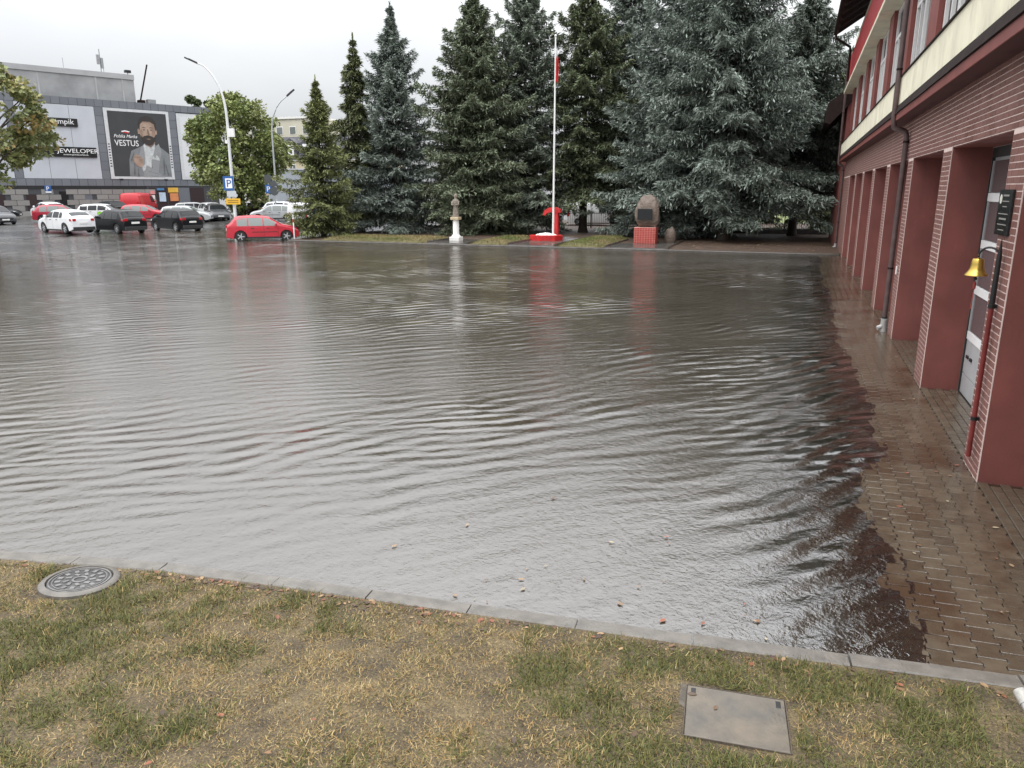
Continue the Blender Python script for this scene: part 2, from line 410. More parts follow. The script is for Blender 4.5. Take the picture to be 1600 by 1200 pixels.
# ---- water -------------------------------------------------------
WAVE_SX, WAVE_SY = 5.5, 1.5
def water_material():
    m = bpy.data.materials.new('muddy_flood_water'); m.use_nodes = True
    n, l = m.node_tree.nodes, m.node_tree.links
    n.remove(n['Principled BSDF'])
    out = n['Material Output']
    geo = n.new('ShaderNodeNewGeometry')
    def noise(scale, det=3, vec=None, rough=0.5):
        z = n.new('ShaderNodeTexNoise'); z.inputs['Scale'].default_value = scale; z.inputs['Detail'].default_value = det
        z.inputs['Roughness'].default_value = rough
        l.new(vec or geo.outputs['Position'], z.inputs['Vector']); return z.outputs['Fac']
    def math_(op, a, b=None, c=None):
        x = n.new('ShaderNodeMath'); x.operation = op
        for i, v in enumerate((a, b, c)):
            if v is None: continue
            if isinstance(v, (int, float)): x.inputs[i].default_value = v
            else: l.new(v, x.inputs[i])
        return x.outputs[0]
    # rain rings: expanding ripples round scattered drops, two sizes
    def rings(scale, k, seed):
        mpn = n.new('ShaderNodeMapping'); mpn.inputs['Location'].default_value = (seed, seed * 1.7, 0)
        mpn.inputs['Scale'].default_value = (1, 1, 0)
        l.new(geo.outputs['Position'], mpn.inputs[0])
        v = n.new('ShaderNodeTexVoronoi'); v.inputs['Scale'].default_value = scale; v.inputs['Randomness'].default_value = 1.0
        v.voronoi_dimensions = '2D'
        l.new(mpn.outputs[0], v.inputs['Vector'])
        d = v.outputs['Distance']
        sep = n.new('ShaderNodeSeparateColor'); l.new(v.outputs['Color'], sep.inputs[0])
        rad = math_('MULTIPLY_ADD', sep.outputs[0], 0.42, 0.02)
        off = math_('SUBTRACT', d, rad)
        env = math_('POWER', 2.718, math_('MULTIPLY', math_('MULTIPLY', off, off), -220.0))
        w = math_('MULTIPLY', math_('SINE', math_('MULTIPLY', off, k)), env)
        on = math_('GREATER_THAN', sep.outputs[1], 0.66)
        return math_('MULTIPLY', w, on)
    r1 = rings(7.0, 42.0, 3.1)
    r2 = rings(13.0, 36.0, 11.7)
    # wind wavelets: crests run diagonally across the yard, steeper in gusty patches
    rot = n.new('ShaderNodeMapping'); rot.inputs['Rotation'].default_value = (0, 0, R(45)); rot.inputs['Scale'].default_value = (1, 1, 1)
    l.new(geo.outputs['Position'], rot.inputs[0])
    wrp = n.new('ShaderNodeTexNoise'); wrp.inputs['Scale'].default_value = 0.5; wrp.inputs['Detail'].default_value = 2
    l.new(rot.outputs[0], wrp.inputs['Vector'])
    sc_ = n.new('ShaderNodeVectorMath'); sc_.operation = 'SCALE'; sc_.inputs['Scale'].default_value = 0.9; l.new(wrp.outputs['Color'], sc_.inputs[0])
    adv = n.new('ShaderNodeVectorMath'); adv.operation = 'ADD'; l.new(rot.outputs[0], adv.inputs[0]); l.new(sc_.outputs[0], adv.inputs[1])
    def streak(sx, sy, det, off=0.0):
        q = n.new('ShaderNodeMapping'); q.inputs['Scale'].default_value = (sx, sy, 0.0); q.inputs['Location'].default_value = (off, off * 0.7, 0)
        l.new(adv.outputs[0], q.inputs[0]); return noise(1.0, det, q.outputs[0], 0.45)
    def train(lam, ang, dist, off):
        q = n.new('ShaderNodeMapping'); q.inputs['Rotation'].default_value = (0, 0, R(45 + ang)); q.inputs['Location'].default_value = (off, off, 0)
        l.new(geo.outputs['Position'], q.inputs[0])
        w = n.new('ShaderNodeTexWave'); w.wave_type = 'BANDS'; w.bands_direction = 'X'; w.wave_profile = 'SIN'
        w.inputs['Scale'].default_value = 0.314 / lam; w.inputs['Distortion'].default_value = dist
        w.inputs['Detail'].default_value = 2.0; w.inputs['Detail Scale'].default_value = 0.9 / (0.314 / lam) * 0.55; w.inputs['Detail Roughness'].default_value = 0.45
        l.new(q.outputs[0], w.inputs['Vector'])
        k = n.new('ShaderNodeMapRange'); k.interpolation_type = 'SMOOTHSTEP'
        k.inputs[1].default_value = 0.42; k.inputs[2].default_value = 0.64; k.inputs[3].default_value = 0.05; k.inputs[4].default_value = 1.0
        z = noise(0.42, 2, q.outputs[0]); l.new(z, k.inputs[0])
        return math_('MULTIPLY', w.outputs['Fac'], k.outputs[0])
    t1 = train(0.43, 0.0, 5.0, 4.0)
    t2 = train(0.29, 14.0, 5.5, 31.0)
    t3 = train(0.36, -16.0, 6.0, 57.0)
    wa = math_('ADD', math_('ADD', math_('MULTIPLY', t1, 0.020), math_('MULTIPLY', t2, 0.012)), math_('MULTIPLY', t3, 0.015))
    wb = streak(WAVE_SX, WAVE_SY, 2, 17.0)
    gust = n.new('ShaderNodeMapRange'); gust.interpolation_type = 'SMOOTHSTEP'
    gust.inputs[1].default_value = 0.40; gust.inputs[2].default_value = 0.62; gust.inputs[3].default_value = 0.25; gust.inputs[4].default_value = 1.15
    l.new(noise(0.13, 2), gust.inputs[0])
    zn = n.new('ShaderNodeAttribute'); zn.attribute_name = 'swell'
    amp = math_('MULTIPLY', gust.outputs[0], zn.outputs['Fac'])
    fine = noise(34.0, 2)
    h = math_('ADD', math_('MULTIPLY', r1, 0.0006), math_('MULTIPLY', r2, 0.0006))
    h = math_('ADD', h, math_('MULTIPLY', fine, 0.0030))
    h = math_('ADD', h, math_('MULTIPLY', wa, amp))
    chop = noise(11.0, 4, rot.outputs[0], 0.62)
    h = math_('ADD', h, math_('MULTIPLY', chop, 0.0075))
    t4 = train(0.21, 6.0, 6.0, 83.0)
    h = math_('ADD', h, math_('MULTIPLY', math_('MULTIPLY', t4, gust.outputs[0]), 0.0035))
    h = math_('ADD', h, math_('MULTIPLY', math_('MULTIPLY', wb, amp), 0.018))
    bp = n.new('ShaderNodeBump'); bp.inputs['Strength'].default_value = 1.0; bp.inputs['Distance'].default_value = 1.0
    l.new(h, bp.inputs['Height'])
    # muddy body, patchy, clear where it thins out over the paving
    at = n.new('ShaderNodeAttribute'); at.attribute_name = 'depth'
    ramp = n.new('ShaderNodeMapRange'); ramp.interpolation_type = 'SMOOTHSTEP'
    ramp.inputs[1].default_value = 0.0; ramp.inputs[2].default_value = 0.055
    ramp.inputs[3].default_value = 0.0; ramp.inputs[4].default_value = 1.0
    l.new(at.outputs['Fac'], ramp.inputs[0])
    cr = n.new('ShaderNodeValToRGB')
    cr.color_ramp.elements[0].position = 0.3; cr.color_ramp.elements[0].color = (0.046, 0.037, 0.027, 1)
    cr.color_ramp.elements[1].position = 0.75; cr.color_ramp.elements[1].color = (0.074, 0.061, 0.046, 1)
    l.new(noise(0.22, 5), cr.inputs[0])
    dif = n.new('ShaderNodeBsdfDiffuse'); l.new(cr.outputs[0], dif.inputs[0])
    tra = n.new('ShaderNodeBsdfTransparent'); tra.inputs[0].default_value = (0.95, 0.86, 0.75, 1)
    body = n.new('ShaderNodeMixShader'); l.new(ramp.outputs[0], body.inputs[0]); l.new(tra.outputs[0], body.inputs[1]); l.new(dif.outputs[0], body.inputs[2])
    gl = n.new('ShaderNodeBsdfGlossy'); gl.inputs['Roughness'].default_value = 0.045; gl.inputs['Color'].default_value = (0.96, 0.96, 0.96, 1)
    l.new(bp.outputs[0], gl.inputs['Normal'])
    fr = n.new('ShaderNodeFresnel'); fr.inputs['IOR'].default_value = 2.6
    l.new(bp.outputs[0], fr.inputs['Normal'])
    mix = n.new('ShaderNodeMixShader'); l.new(fr.outputs[0], mix.inputs[0]); l.new(body.outputs[0], mix.inputs[1]); l.new(gl.outputs[0], mix.inputs[2])
    l.new(mix.outputs[0], out.inputs[0])
    return m

KERB = [(-16.0, 0.6), (-11.0, 2.45), (-8.0, 3.62), (-6.4, 4.16), (-4.8, 4.50), (-3.75, 4.62), (-0.45, 4.93), (1.6, 5.15), (3.2, 5.33)]
kx = np.array([p[0] for p in KERB]); ky = np.array([p[1] for p in KERB])
def kerb_y(x): return np.interp(x, kx, ky)
def pave_z(x, y):
    """paving in front of the station falls away from the wall into the flood"""
    x = np.asarray(x, float); y = np.asarray(y, float)
    return (x - 1.12) * 0.027 + 0.009 * vnoise(x * 1.1 + 5, y * 0.5, 11, 2)

def waves(x, y):
    r = np.random.default_rng(21)
    z = np.zeros_like(x)
    for i in range(26):
        lam = r.uniform(0.38, 1.25)
        th = R(-45 + r.normal(0, 17))
        k = 2 * math.pi / lam
        ph = r.uniform(0, 6.28)
        a = 0.0012 * lam ** 1.15 * r.uniform(0.5, 1.3)
        wob = 0.35 * np.sin(x * 0.31 + i) + 0.3 * np.sin(y * 0.27 + 2 * i)
        z += a * np.sin(k * (x * math.cos(th) + y * math.sin(th)) + ph + wob)
    # long soft undulation
    for i in range(7):
        lam = r.uniform(1.8, 4.0); th = R(-50 + r.normal(0, 22)); k = 2 * math.pi / lam
        z += 0.0026 * np.sin(k * (x * math.cos(th) + y * math.sin(th)) + r.uniform(0, 6.28))
    env = 0.42 + 0.75 * vnoise(x * 0.16 + 3, y * 0.13, 5, 2)
    zone = np.exp(-(((x + 3.2) / 6.0) ** 2 + ((y - 13) / 8.5) ** 2))
    env = np.clip(env, 0.16, 1.0) * (0.5 + 0.95 * zone) * (0.35 + 0.65 * sstep(4.6, 8.5, y))
    z = z * env
    # sharpen the crests a little
    return z + 8 * z * np.abs(z)

wx = axis((-95, -40, 45), (-40, -14, 60), (-14, -3, 50), (-3, 1.75, 60))
wy = axis((0.0, 4.0, 12), (4.0, 10, 70), (10, 22, 70), (22, 58, 60))
WX, WY = np.meshgrid(wx, wy, indexing='ij')
WZ = waves(WX, WY)
fl = np.where(WX > -2.7, np.maximum(pave_z(WX, WY), -0.10), -0.10)
shore = np.clip(ground_z(WX, WY) + 0.02, -0.12, 1)
fl = np.maximum(fl, np.where(WX < -40, shore, -1))
depth = np.where(WX < -25, 0.2, np.where(WX > -2.7, np.clip(-fl, -0.05, 0.1), 0.1))
depth = np.where(WX < -40, np.clip(-shore, 0, 1), depth)
WZ = WZ * np.clip(depth / 0.05, 0.12, 1)
# little lapping wavelets at the paving edge
edge = np.exp(-((WX - 0.75) / 0.5) ** 2)
WZ += edge * (0.005 * vnoise(WX * 3.2, WY * 2.2, 31, 3))
idx = np.arange(WX.size).reshape(WX.shape)
F = np.stack([idx[:-1, :-1], idx[1:, :-1], idx[1:, 1:], idx[:-1, 1:]], -1).reshape(-1, 4)
cx = WX.ravel()[F].mean(1); cy = WY.ravel()[F].mean(1)
keep = (cy > kerb_y(cx) - 0.12) & ~((cx > -29.6) & (cy > 41.2)) & (cx < 1.75)
water = mesh_np('flood_water', np.stack([WX, WY, WZ], -1).reshape(-1, 3), F[keep], water_material(), smooth=True)
sw = 0.38 + 0.95 * np.exp(-(((WX + 3.0) / 7.0) ** 2 + ((WY - 14) / 8.0) ** 2)) + 0.75 * sstep(14, 26, WY)
sw = sw * (0.55 + 0.45 * sstep(4.8, 7.5, WY)) + 1.5 * np.exp(-((WX - 0.75) / 0.55) ** 2)
swa = water.data.attributes.new('swell', 'FLOAT', 'POINT'); swa.data.foreach_set('value', sw.ravel().astype(np.float32))
dat = water.data.attributes.new('depth', 'FLOAT', 'POINT')
dat.data.foreach_set('value', depth.ravel().astype(np.float32))
tag(water, kind='structure')

# ---- paving in front of the station -------------------------------------------------------
M_paver = random_mat('wet_brown_paver', (0.056, 0.040, 0.026), (0.122, 0.096, 0.066), 0.13, bump=0.35, bscale=60, rvar=0.10, spec=0.9, stain=(0.060, 0.036, 0.021))
M_sub = mat('dark_joint_sand', (0.035, 0.026, 0.018), 0.35, var=0.3, scale=8)
PW, PL, PA = 0.160, 0.2, 0.011        # column pitch, block length, depth of the interlock
def paver_outline(g=0.004):
    w = PW / 2 - g; h = PL / 2 - g
    return [(-w - PA, -h), (w + PA, -h), (w + PA, -h * 0.55), (w - PA, -h * 0.28), (w - PA, h * 0.28), (w + PA, h * 0.55), (w + PA, h),
            (-w - PA, h), (-w - PA, h * 0.55), (-w + PA, h * 0.28), (-w + PA, -h * 0.28), (-w - PA, -h * 0.55)]
def paver_geo(cx, cy, z, tilt=(0, 0)):
    o = paver_outline(); n = len(o)
    vs = [(cx + x, cy + y, z - 0.03) for x, y in o] + [(cx + x, cy + y, z - 0.004 + x * tilt[0] + y * tilt[1]) for x, y in o] \
        + [(cx + x * 0.955, cy + y * 0.965, z + x * tilt[0] + y * tilt[1]) for x, y in o]
    fs = [tuple(range(2 * n, 3 * n))]
    for k in range(2): fs += [(k * n + i, k * n + (i + 1) % n, (k + 1) * n + (i + 1) % n, (k + 1) * n + i) for i in range(n)]
    return vs, fs
pavers = []
ncol = 15
for c in range(ncol):
    X = 1.972 - c * PW
    y = 5.0 + (PL / 2 if c % 2 else 0)
    while y < 24:
        if y - PL / 2 > kerb_y(X) - 0.06: pavers.append((X, y))
        y += PL
pavement = MB()
ny2 = 60; ys = np.linspace(4.9, 46.5, ny2); xs = np.linspace(-2.6, 2.07, 12)
vs = [(x, y, float(pave_z(x, y)) - 0.016) for x in xs for y in ys]
fs = [(i * ny2 + j, (i + 1) * ny2 + j, (i + 1) * ny2 + j + 1, i * ny2 + j + 1) for i in range(11) for j in range(ny2 - 1)
      if 1.5 * (ys[j] + ys[j + 1]) / 2 > 0]
pavement.add(vs, fs)
pave_o = pavement.build('pavement', M_sub, smooth=True)
tag(pave_o, kind='structure')
# blocks that show largest are single pieces, the rest are one part
pavers.sort(key=lambda p: (p[0] < 0.75) * 3 + p[1] * (1.0 if p[0] > 0.75 else 1.15))
base_vs, base_fs = paver_geo(0, 0, 0)
pme = bpy.data.meshes.new('paver'); pme.from_pydata(base_vs, [], base_fs); pme.materials.append(M_paver); bm_fix(pme)
near, rest = pavers[:300], pavers[300:]
for X, y in near:
    o = bpy.data.objects.new('paver', pme); COL.objects.link(o); o.parent = pave_o
    o.location = (X, y, float(pave_z(X, y)) + random.uniform(-0.0008, 0.0008))
    o.rotation_euler = (random.uniform(-0.005, 0.005), random.uniform(-0.005, 0.005) - 0.027, random.uniform(-0.008, 0.008))
pb = MB()
for X, y in rest:
    v_, f_ = paver_geo(X, y, float(pave_z(X, y)) + random.uniform(-0.0008, 0.0008), (random.uniform(-0.005, 0.005) + 0.027, random.uniform(-0.005, 0.005)))
    pb.add(v_, f_)
# further up the wall the blocks are set as plain rows
for c in range(9):
    X = 1.972 - c * PW; y = 24.0
    while y < 44.5:
        z = float(pave_z(X, y)); pb.add([(X - .076, y - .245, z), (X + .076, y - .245, z + .005), (X + .076, y + .245, z + .005), (X - .076, y + .245, z)], [(0, 1, 2, 3)]); y += 0.5
tag(pb.build('far_pavers', M_paver, pave_o), kind='stuff')

# thresholds inside the door openings: straight rows of small setts
BAY0, PITCH, PIL = 9.03, 4.345, 0.72
WALLX, DOORX = 2.057, 2.59
M_sett = random_mat('wet_sett', (0.062, 0.045, 0.030), (0.125, 0.10, 0.072), 0.18, bump=0.4, rvar=0.12)
setts = []
for b in range(-1, 8):
    y0 = BAY0 + b * PITCH + PIL + 0.01; y1 = BAY0 + (b + 1) * PITCH - 0.01
    for i in range(5):
        x0 = WALLX + 0.005 + i * 0.104
        y = y0 + (0.1 if i % 2 else 0)
        while y + 0.195 < y1:
            setts.append((x0, y)); y += 0.2
setts.sort(key=lambda p: abs(p[1] - 11.5) + (p[1] < BAY0) * 8)
sme = MB().bbox(0, 0.098, 0, 0.194, -0.03, 0, 0.006).build('sett', M_sett).data
bpy.data.objects.remove(bpy.data.objects['sett'])
sub = MB().box(WALLX - 0.05, DOORX + 0.1, 4.0, 44.4, -0.06, 0.012).build('door_threshold', M_sub)
tag(sub, kind='structure')
sr = MB()
for k, (x, y) in enumerate(setts):
    z = 0.030 + (x - WALLX) * 0.01
    if k < 120:
        o = bpy.data.objects.new('sett', sme); COL.objects.link(o); o.parent = sub; o.location = (x, y, z + random.uniform(-.002, .002))
    else: sr.bbox(x, x + 0.098, y, y + 0.194, z - 0.02, z, 0.006)
tag(sr.build('far_setts', M_sett, sub), kind='stuff')

# ---- near kerb, stone by stone -------------------------------------------------------
kerb_root = tag(MB().add([(x, float(kerb_y(x)) + d, -0.10) for x in np.linspace(-15, 3, 30) for d in (-0.1, 0.1)],
                [(2 * i, 2 * i + 2, 2 * i + 3, 2 * i + 1) for i in range(29)]).build('kerb', M_conc), kind='structure')
def kerb_stones(pts, step, parent, w, ztop, m, zbot=-0.12):
    P = [Vector((p[0], p[1], 0)) for p in pts]; seg = []
    for a, b in zip(P[:-1], P[1:]):
        n = max(1, round((b - a).length / step))
        for i in range(n): seg.append((a.lerp(b, i / n), a.lerp(b, (i + 1) / n)))
    for a, b in seg:
        d = (b - a).normalized(); L = (b - a).length / 2 - 0.006; c = (a + b) / 2; nrm = Vector((-d.y, d.x, 0))
        h = w / 2; zt = (ztop(c.x, c.y) if callable(ztop) else ztop) + random.uniform(-0.004, 0.004)
        o = MB()
        prof = [(-h, zbot), (h, zbot), (h, zt - 0.03), (h - 0.03, zt - 0.004), (-h + 0.008, zt), (-h, zt - 0.01)]
        vs = [c + d * (s * L) + nrm * q[0] + Vector((0, 0, q[1])) for s in (-1, 1) for q in prof]
        k = len(prof)
        o.add(vs, [tuple(range(k)), tuple(range(2 * k - 1, k - 1, -1))] + [(i, k + i, k + (i + 1) % k, (i + 1) % k) for i in range(k)])
        o.build('kerb_stone', m, parent)
kerb_stones([(x, float(kerb_y(x))) for x in (-12, -8.0, -6.4, -4.8, -3.75, -0.45, 1.6, 3.2)], 0.84, kerb_root, 0.17,
            lambda x, y: float(np.interp(x, [-8, -5, -3.5, -1, 1, 3], [0.004, 0.006, 0.012, 0.02, 0.036, 0.06])), M_conc)

# ---- grass bank in the foreground -------------------------------------------------------
def bank_z(x, y):
    d = kerb_y(x) - 0.09 - y
    return -0.012 + np.interp(x, [-8, -5, -2, 3], [0.012, 0.012, 0.022, 0.045]) + np.clip(d, 0, 9) * 0.07 + 0.014 * vnoise(x * 2.3, y * 2.3, 9, 3) * np.clip(d * 4, 0, 1)
bxs = np.linspace(-12, 3.4, 150); bt = np.linspace(0, 1, 60) ** 1.2
BX = np.repeat(bxs[:, None], 60, 1)
BY = (kerb_y(BX) - 0.085) - bt[None, :] * 5.2
BZ = bank_z(BX, BY)
idx = np.arange(BX.size).reshape(BX.shape)
F = np.stack([idx[:-1, :-1], idx[1:, :-1], idx[1:, 1:], idx[:-1, 1:]], -1).reshape(-1, 4)
def bank_material():
    m = mat('bank_soil', (0.07, 0.05, 0.03), 0.75, bump=1.0, bscale=45, bdist=0.02)
    n, l = m.node_tree.nodes, m.node_tree.links
    g = n.new('ShaderNodeNewGeometry')
    def nz_(sc, det, ro=0.6):
        z = n.new('ShaderNodeTexNoise'); z.inputs['Scale'].default_value = sc; z.inputs['Detail'].default_value = det; z.inputs['Roughness'].default_value = ro
        l.new(g.outputs['Position'], z.inputs['Vector']); return z.outputs['Fac']
    a = n.new('ShaderNodeMath'); a.operation = 'MULTIPLY_ADD'; a.inputs[1].default_value = 0.6; l.new(nz_(70, 3, 0.7), a.inputs[0])
    b_ = n.new('ShaderNodeMath'); b_.operation = 'MULTIPLY'; b_.inputs[1].default_value = 0.4; l.new(nz_(4, 5), b_.inputs[0]); l.new(b_.outputs[0], a.inputs[2])
    r = n.new('ShaderNodeValToRGB'); r.color_ramp.elements[0].position = 0.36; r.color_ramp.elements[0].color = (0.028, 0.020, 0.011, 1)
    r.color_ramp.elements[1].position = 0.66; r.color_ramp.elements[1].color = (0.22, 0.165, 0.08, 1)
    e = r.color_ramp.elements.new(0.5); e.color = (0.09, 0.066, 0.034, 1)
    l.new(a.outputs[0], r.inputs[0]); l.new(r.outputs[0], n['Principled BSDF'].inputs['Base Color'])
    return m
M_bank = bank_material()
bank = tag(mesh_np('grass_bank', np.stack([BX, BY, BZ], -1).reshape(-1, 3), F[:, ::-1], M_bank, smooth=True), kind='structure')

LID = np.array([(-0.39, 4.28), (0.20, 4.37), (0.205, 3.84), (-0.40, 3.83)])
lid_c = LID.mean(0)
MAN = np.array((-5.20, 4.02))
def grass():
    n = 400000
    x = rng.uniform(-9.5, 3.0, n); d = rng.uniform(0.0, 1, n) ** 1.0 * 3.3
    y = kerb_y(x) - 0.10 - d
    big = vnoise(x * 0.9, y * 1.1, 41, 3); mid = vnoise(x * 3.1 + 9, y * 3.1, 42, 3); clump = vnoise(x * 6.5, y * 6.5, 43, 2)
    green = sstep(-0.42, 0.36, big * 0.75 + mid * 0.55 + clump * 0.25 + 0.10 * sstep(-1.6, 0.6, x) * np.exp(-((d - 0.35) / 0.4) ** 2))
    dens = np.clip(0.9 + 0.4 * clump + 0.25 * mid, 0.45, 1) * np.clip(d / 0.10, 0.25, 1)
    keep = rng.random(n) < dens
    # bare round the covers
    inl = (np.abs(x - lid_c[0]) < 0.34) & (np.abs(y - lid_c[1]) < 0.30)
    keep &= ~inl & ((x - MAN[0]) ** 2 + (y - MAN[1]) ** 2 > 0.33 ** 2)
    keep &= ~((x > 1.25) & (y > 4.2) & (rng.random(n) < 0.8))
    x, y, d, green, clump = [a[keep] for a in (x, y, d, green, clump)]
    n = len(x); z = bank_z(x, y)
    h = rng.uniform(0.012, 0.046, n) * (0.85 + 0.5 * green) * (0.85 + 0.5 * np.clip(clump, -0.6, 1)); az = rng.uniform(0, 6.283, n)
    lean = rng.uniform(0.3, 2.2, n) * (1.2 - 0.45 * green)
    w = rng.uniform(0.0018, 0.0042, n)
    dx, dy = np.cos(az), np.sin(az); px, py = -dy * w, dx * w
    base = np.stack([x, y, z - 0.004], 1)
    tip = base + np.stack([dx * h * lean, dy * h * lean, h * np.clip(1.15 - 0.55 * lean, 0.22, 1)], 1)
    P = np.stack([px, py, np.zeros(n)], 1)
    V2 = np.stack([base - P, base + P, tip + P * 0.35, tip - P * 0.35], 1).reshape(-1, 3)
    k = np.arange(n)[:, None] * 4
    tan = np.array([[0.44, 0.32, 0.145], [0.36, 0.26, 0.115], [0.27, 0.185, 0.08], [0.45, 0.35, 0.175], [0.34, 0.215, 0.085]])
    grn = np.array([[0.12, 0.135, 0.036], [0.165, 0.162, 0.048], [0.09, 0.105, 0.033], [0.20, 0.175, 0.06]])
    pick = rng.random(n) < np.clip(green * 0.80 + 0.15, 0, 1)
    c = np.where(pick[:, None], grn[rng.integers(0, 4, n)], tan[rng.integers(0, 5, n)]) * rng.uniform(0.45, 1.15, (n, 1))
    o = mesh_np('lawn_grass', V2, k + np.array([[0, 1, 2, 3]]), M_blade, c)
    tag(o, 'short dry and green grass on the bank in the foreground', 'grass', kind='stuff')
grass()

def leaves(name, pts, size, palette, label, lift=0.006, curl=1.0):
    n = len(pts); P = np.asarray(pts, float)
    az = rng.uniform(0, 6.28, n); s = rng.uniform(0.4, 1.3, n) * size
    shape = np.array([(-1, 0, 0), (-0.35, -0.55, 0.14), (0.45, -0.42, 0.10), (1, 0, 0.05), (0.45, 0.42, 0.16), (-0.35, 0.55, 0.08)])
    V = np.empty((n, 6, 3)); c, s_ = np.cos(az), np.sin(az)
    for k in range(6):
        a, b, z = shape[k]
        V[:, k, 0] = P[:, 0] + (a * c - b * s_) * s; V[:, k, 1] = P[:, 1] + (a * s_ + b * c) * s
        V[:, k, 2] = P[:, 2] + lift + z * curl * s * rng.uniform(0.3, 2.0, n)
    k = np.arange(n)[:, None] * 6
    F = np.concatenate([k + np.array([[0, 1, 2, 3]]), k + np.array([[0, 3, 4, 5]])], 0)
    pal = np.array(palette); col = pal[rng.integers(0, len(pal), n)] * rng.uniform(0.7, 1.15, (n, 1))
    return tag(mesh_np(name, V.reshape(-1, 3), F, M_leaf, np.concatenate([col, col], 0)), label, 'leaves', kind='stuff')
pal = [(0.22, 0.08, 0.04), (0.20, 0.11, 0.055), (0.10, 0.055, 0.032), (0.30, 0.19, 0.10), (0.07, 0.042, 0.028), (0.14, 0.085, 0.05), (0.09, 0.06, 0.04)]
pts = []
for _ in range(520):
    x = random.uniform(-6.0, 1.6); dd = abs(random.gauss(0, 0.09)) + 0.10
    dens = 1.0 if -4.8 < x < -1.9 else 0.28
    if random.random() < dens: pts.append((x, float(kerb_y(x)) - dd, float(bank_z(np.array(x), np.array(kerb_y(x) - dd)))))
for _ in range(22):
    x = random.uniform(-6, 2); dd = random.uniform(0.1, 2.2); pts.append((x, float(kerb_y(x)) - dd, float(bank_z(np.array(x), np.array(kerb_y(x) - dd))) + 0.02))
leaves('fallen_leaves', pts, 0.024, pal, 'brown and orange dead leaves washed up along the near kerb')
pts = []
for _ in range(26):
    x = random.uniform(-3.2, 1.0); y = float(kerb_y(x)) + 0.12 + abs(random.gauss(0, 0.9)); pts.append((x, y, 0.006))
for _ in range(42):
    x = random.uniform(0.9, 2.0); y = random.uniform(5.6, 17); pts.append((x, y, float(pave_z(x, y)) + 0.004))
leaves('floating_leaves', pts, 0.026, [(0.26, 0.09, 0.05), (0.30, 0.20, 0.12), (0.20, 0.11, 0.06), (0.34, 0.28, 0.19)],
       'scattered small leaves on the shallow water and wet paving', 0.005, 0.25)

# manhole cover in a concrete collar
zc = float(bank_z(np.array(MAN[0]), np.array(MAN[1]))) + 0.012
mh = thing('manhole_cover', 'round iron manhole cover with pale concrete collar in the grass', 'manhole', (MAN[0], MAN[1], zc), world=False)
mh.rotation_euler = (R(-4), R(2), 0.3); mh.scale = (0.93, 0.93, 1)
MB().lathe([(0.315, -0.12), (0.315, 0.014), (0.300, 0.026), (0.262, 0.030), (0.258, 0.010)], n=48, cap=False).build('concrete_collar', M_conc, mh, 40)
M_iron = mat('worn_cast_iron', (0.075, 0.072, 0.07), 0.42, var=0.3, scale=14, bump=0.3, bscale=60, metal=0.3)
M_ironp = mat('polished_iron_relief', (0.16, 0.155, 0.15), 0.45, var=0.35, scale=14)
MB().lathe([(0.252, -0.05), (0.252, 0.018), (0.245, 0.021)], n=48).build('iron_lid', M_iron, mh, 40)
rb = MB()
def ring(mb, r0, r1, z0, z1, n=48): mb.lathe([(r0, z0), (r0, z1), (r1, z1), (r1, z0)], n=n, cap=False)
ring(rb, 0.232, 0.243, 0.02, 0.027); ring(rb, 0.205, 0.213, 0.02, 0.027)
for k in range(14):
    a = k * 2 * math.pi / 14; c0 = Vector((math.cos(a), math.sin(a), 0)); t0 = Vector((-math.sin(a), math.cos(a), 0))
    rb.obox(c0 * 0.17 + Vector((0, 0, 0.0235)), (c0, t0, (0, 0, 1)), (0.022, 0.017, 0.0035))
for k in range(9):
    a = k * 2 * math.pi / 9 + 0.2; c0 = Vector((math.cos(a), math.sin(a), 0)); t0 = Vector((-math.sin(a), math.cos(a), 0))
    rb.obox(c0 * 0.105 + Vector((0, 0, 0.0235)), (c0 + t0 * 0.6, t0 - c0 * 0.6, (0, 0, 1)), (0.024, 0.014, 0.0035))
ring(rb, 0.045, 0.062, 0.02, 0.027, 24)
rb.build('relief_pattern', M_ironp, mh)

# rectangular steel access cover
zl = float(bank_z(np.array(lid_c[0]), np.array(lid_c[1]))) + 0.002
lid = thing('access_cover', 'rectangular wet metal access cover set in the grass, two slotted corners', 'cover', (lid_c[0], lid_c[1], zl), world=False)
lid.rotation_euler = (R(-3.0), 0, R(5))
M_lid = mat('wet_steel_plate', (0.065, 0.060, 0.050), 0.25, col2=(0.165, 0.135, 0.100), scale=3.5, bump=0.15, bscale=30, rvar=0.12)
MB().bbox(-0.288, 0.288, -0.25, 0.25, -0.03, 0.012, 0.004).build('cover_plate', M_lid, lid)
fr = MB()
for s in (-1, 1):
    fr.box(s * 0.294 - 0.003, s * 0.294 + 0.003, -0.256, 0.256, -0.03, 0.012)
    fr.box(-0.290, 0.290, s * 0.2545 - 0.003, s * 0.2545 + 0.003, -0.03, 0.012)
fr.build('frame', mat('rusty_frame', (0.075, 0.06, 0.045), 0.6, var=0.3, scale=20), lid)
for sx in (-1, 1): MB().bbox(sx * 0.25 - 0.014, sx * 0.25 + 0.014, 0.155, 0.225, 0.011, 0.0145, 0.002).build('lifting_slot', M_black, lid)
MB().bbox(-0.35, 0.35, -0.31, 0.31, -0.08, -0.010, 0.02).build('concrete_surround', mat('muddy_concrete', (0.10, 0.085, 0.065), 0.5, var=0.4, scale=12, bump=0.6, bscale=30), lid)

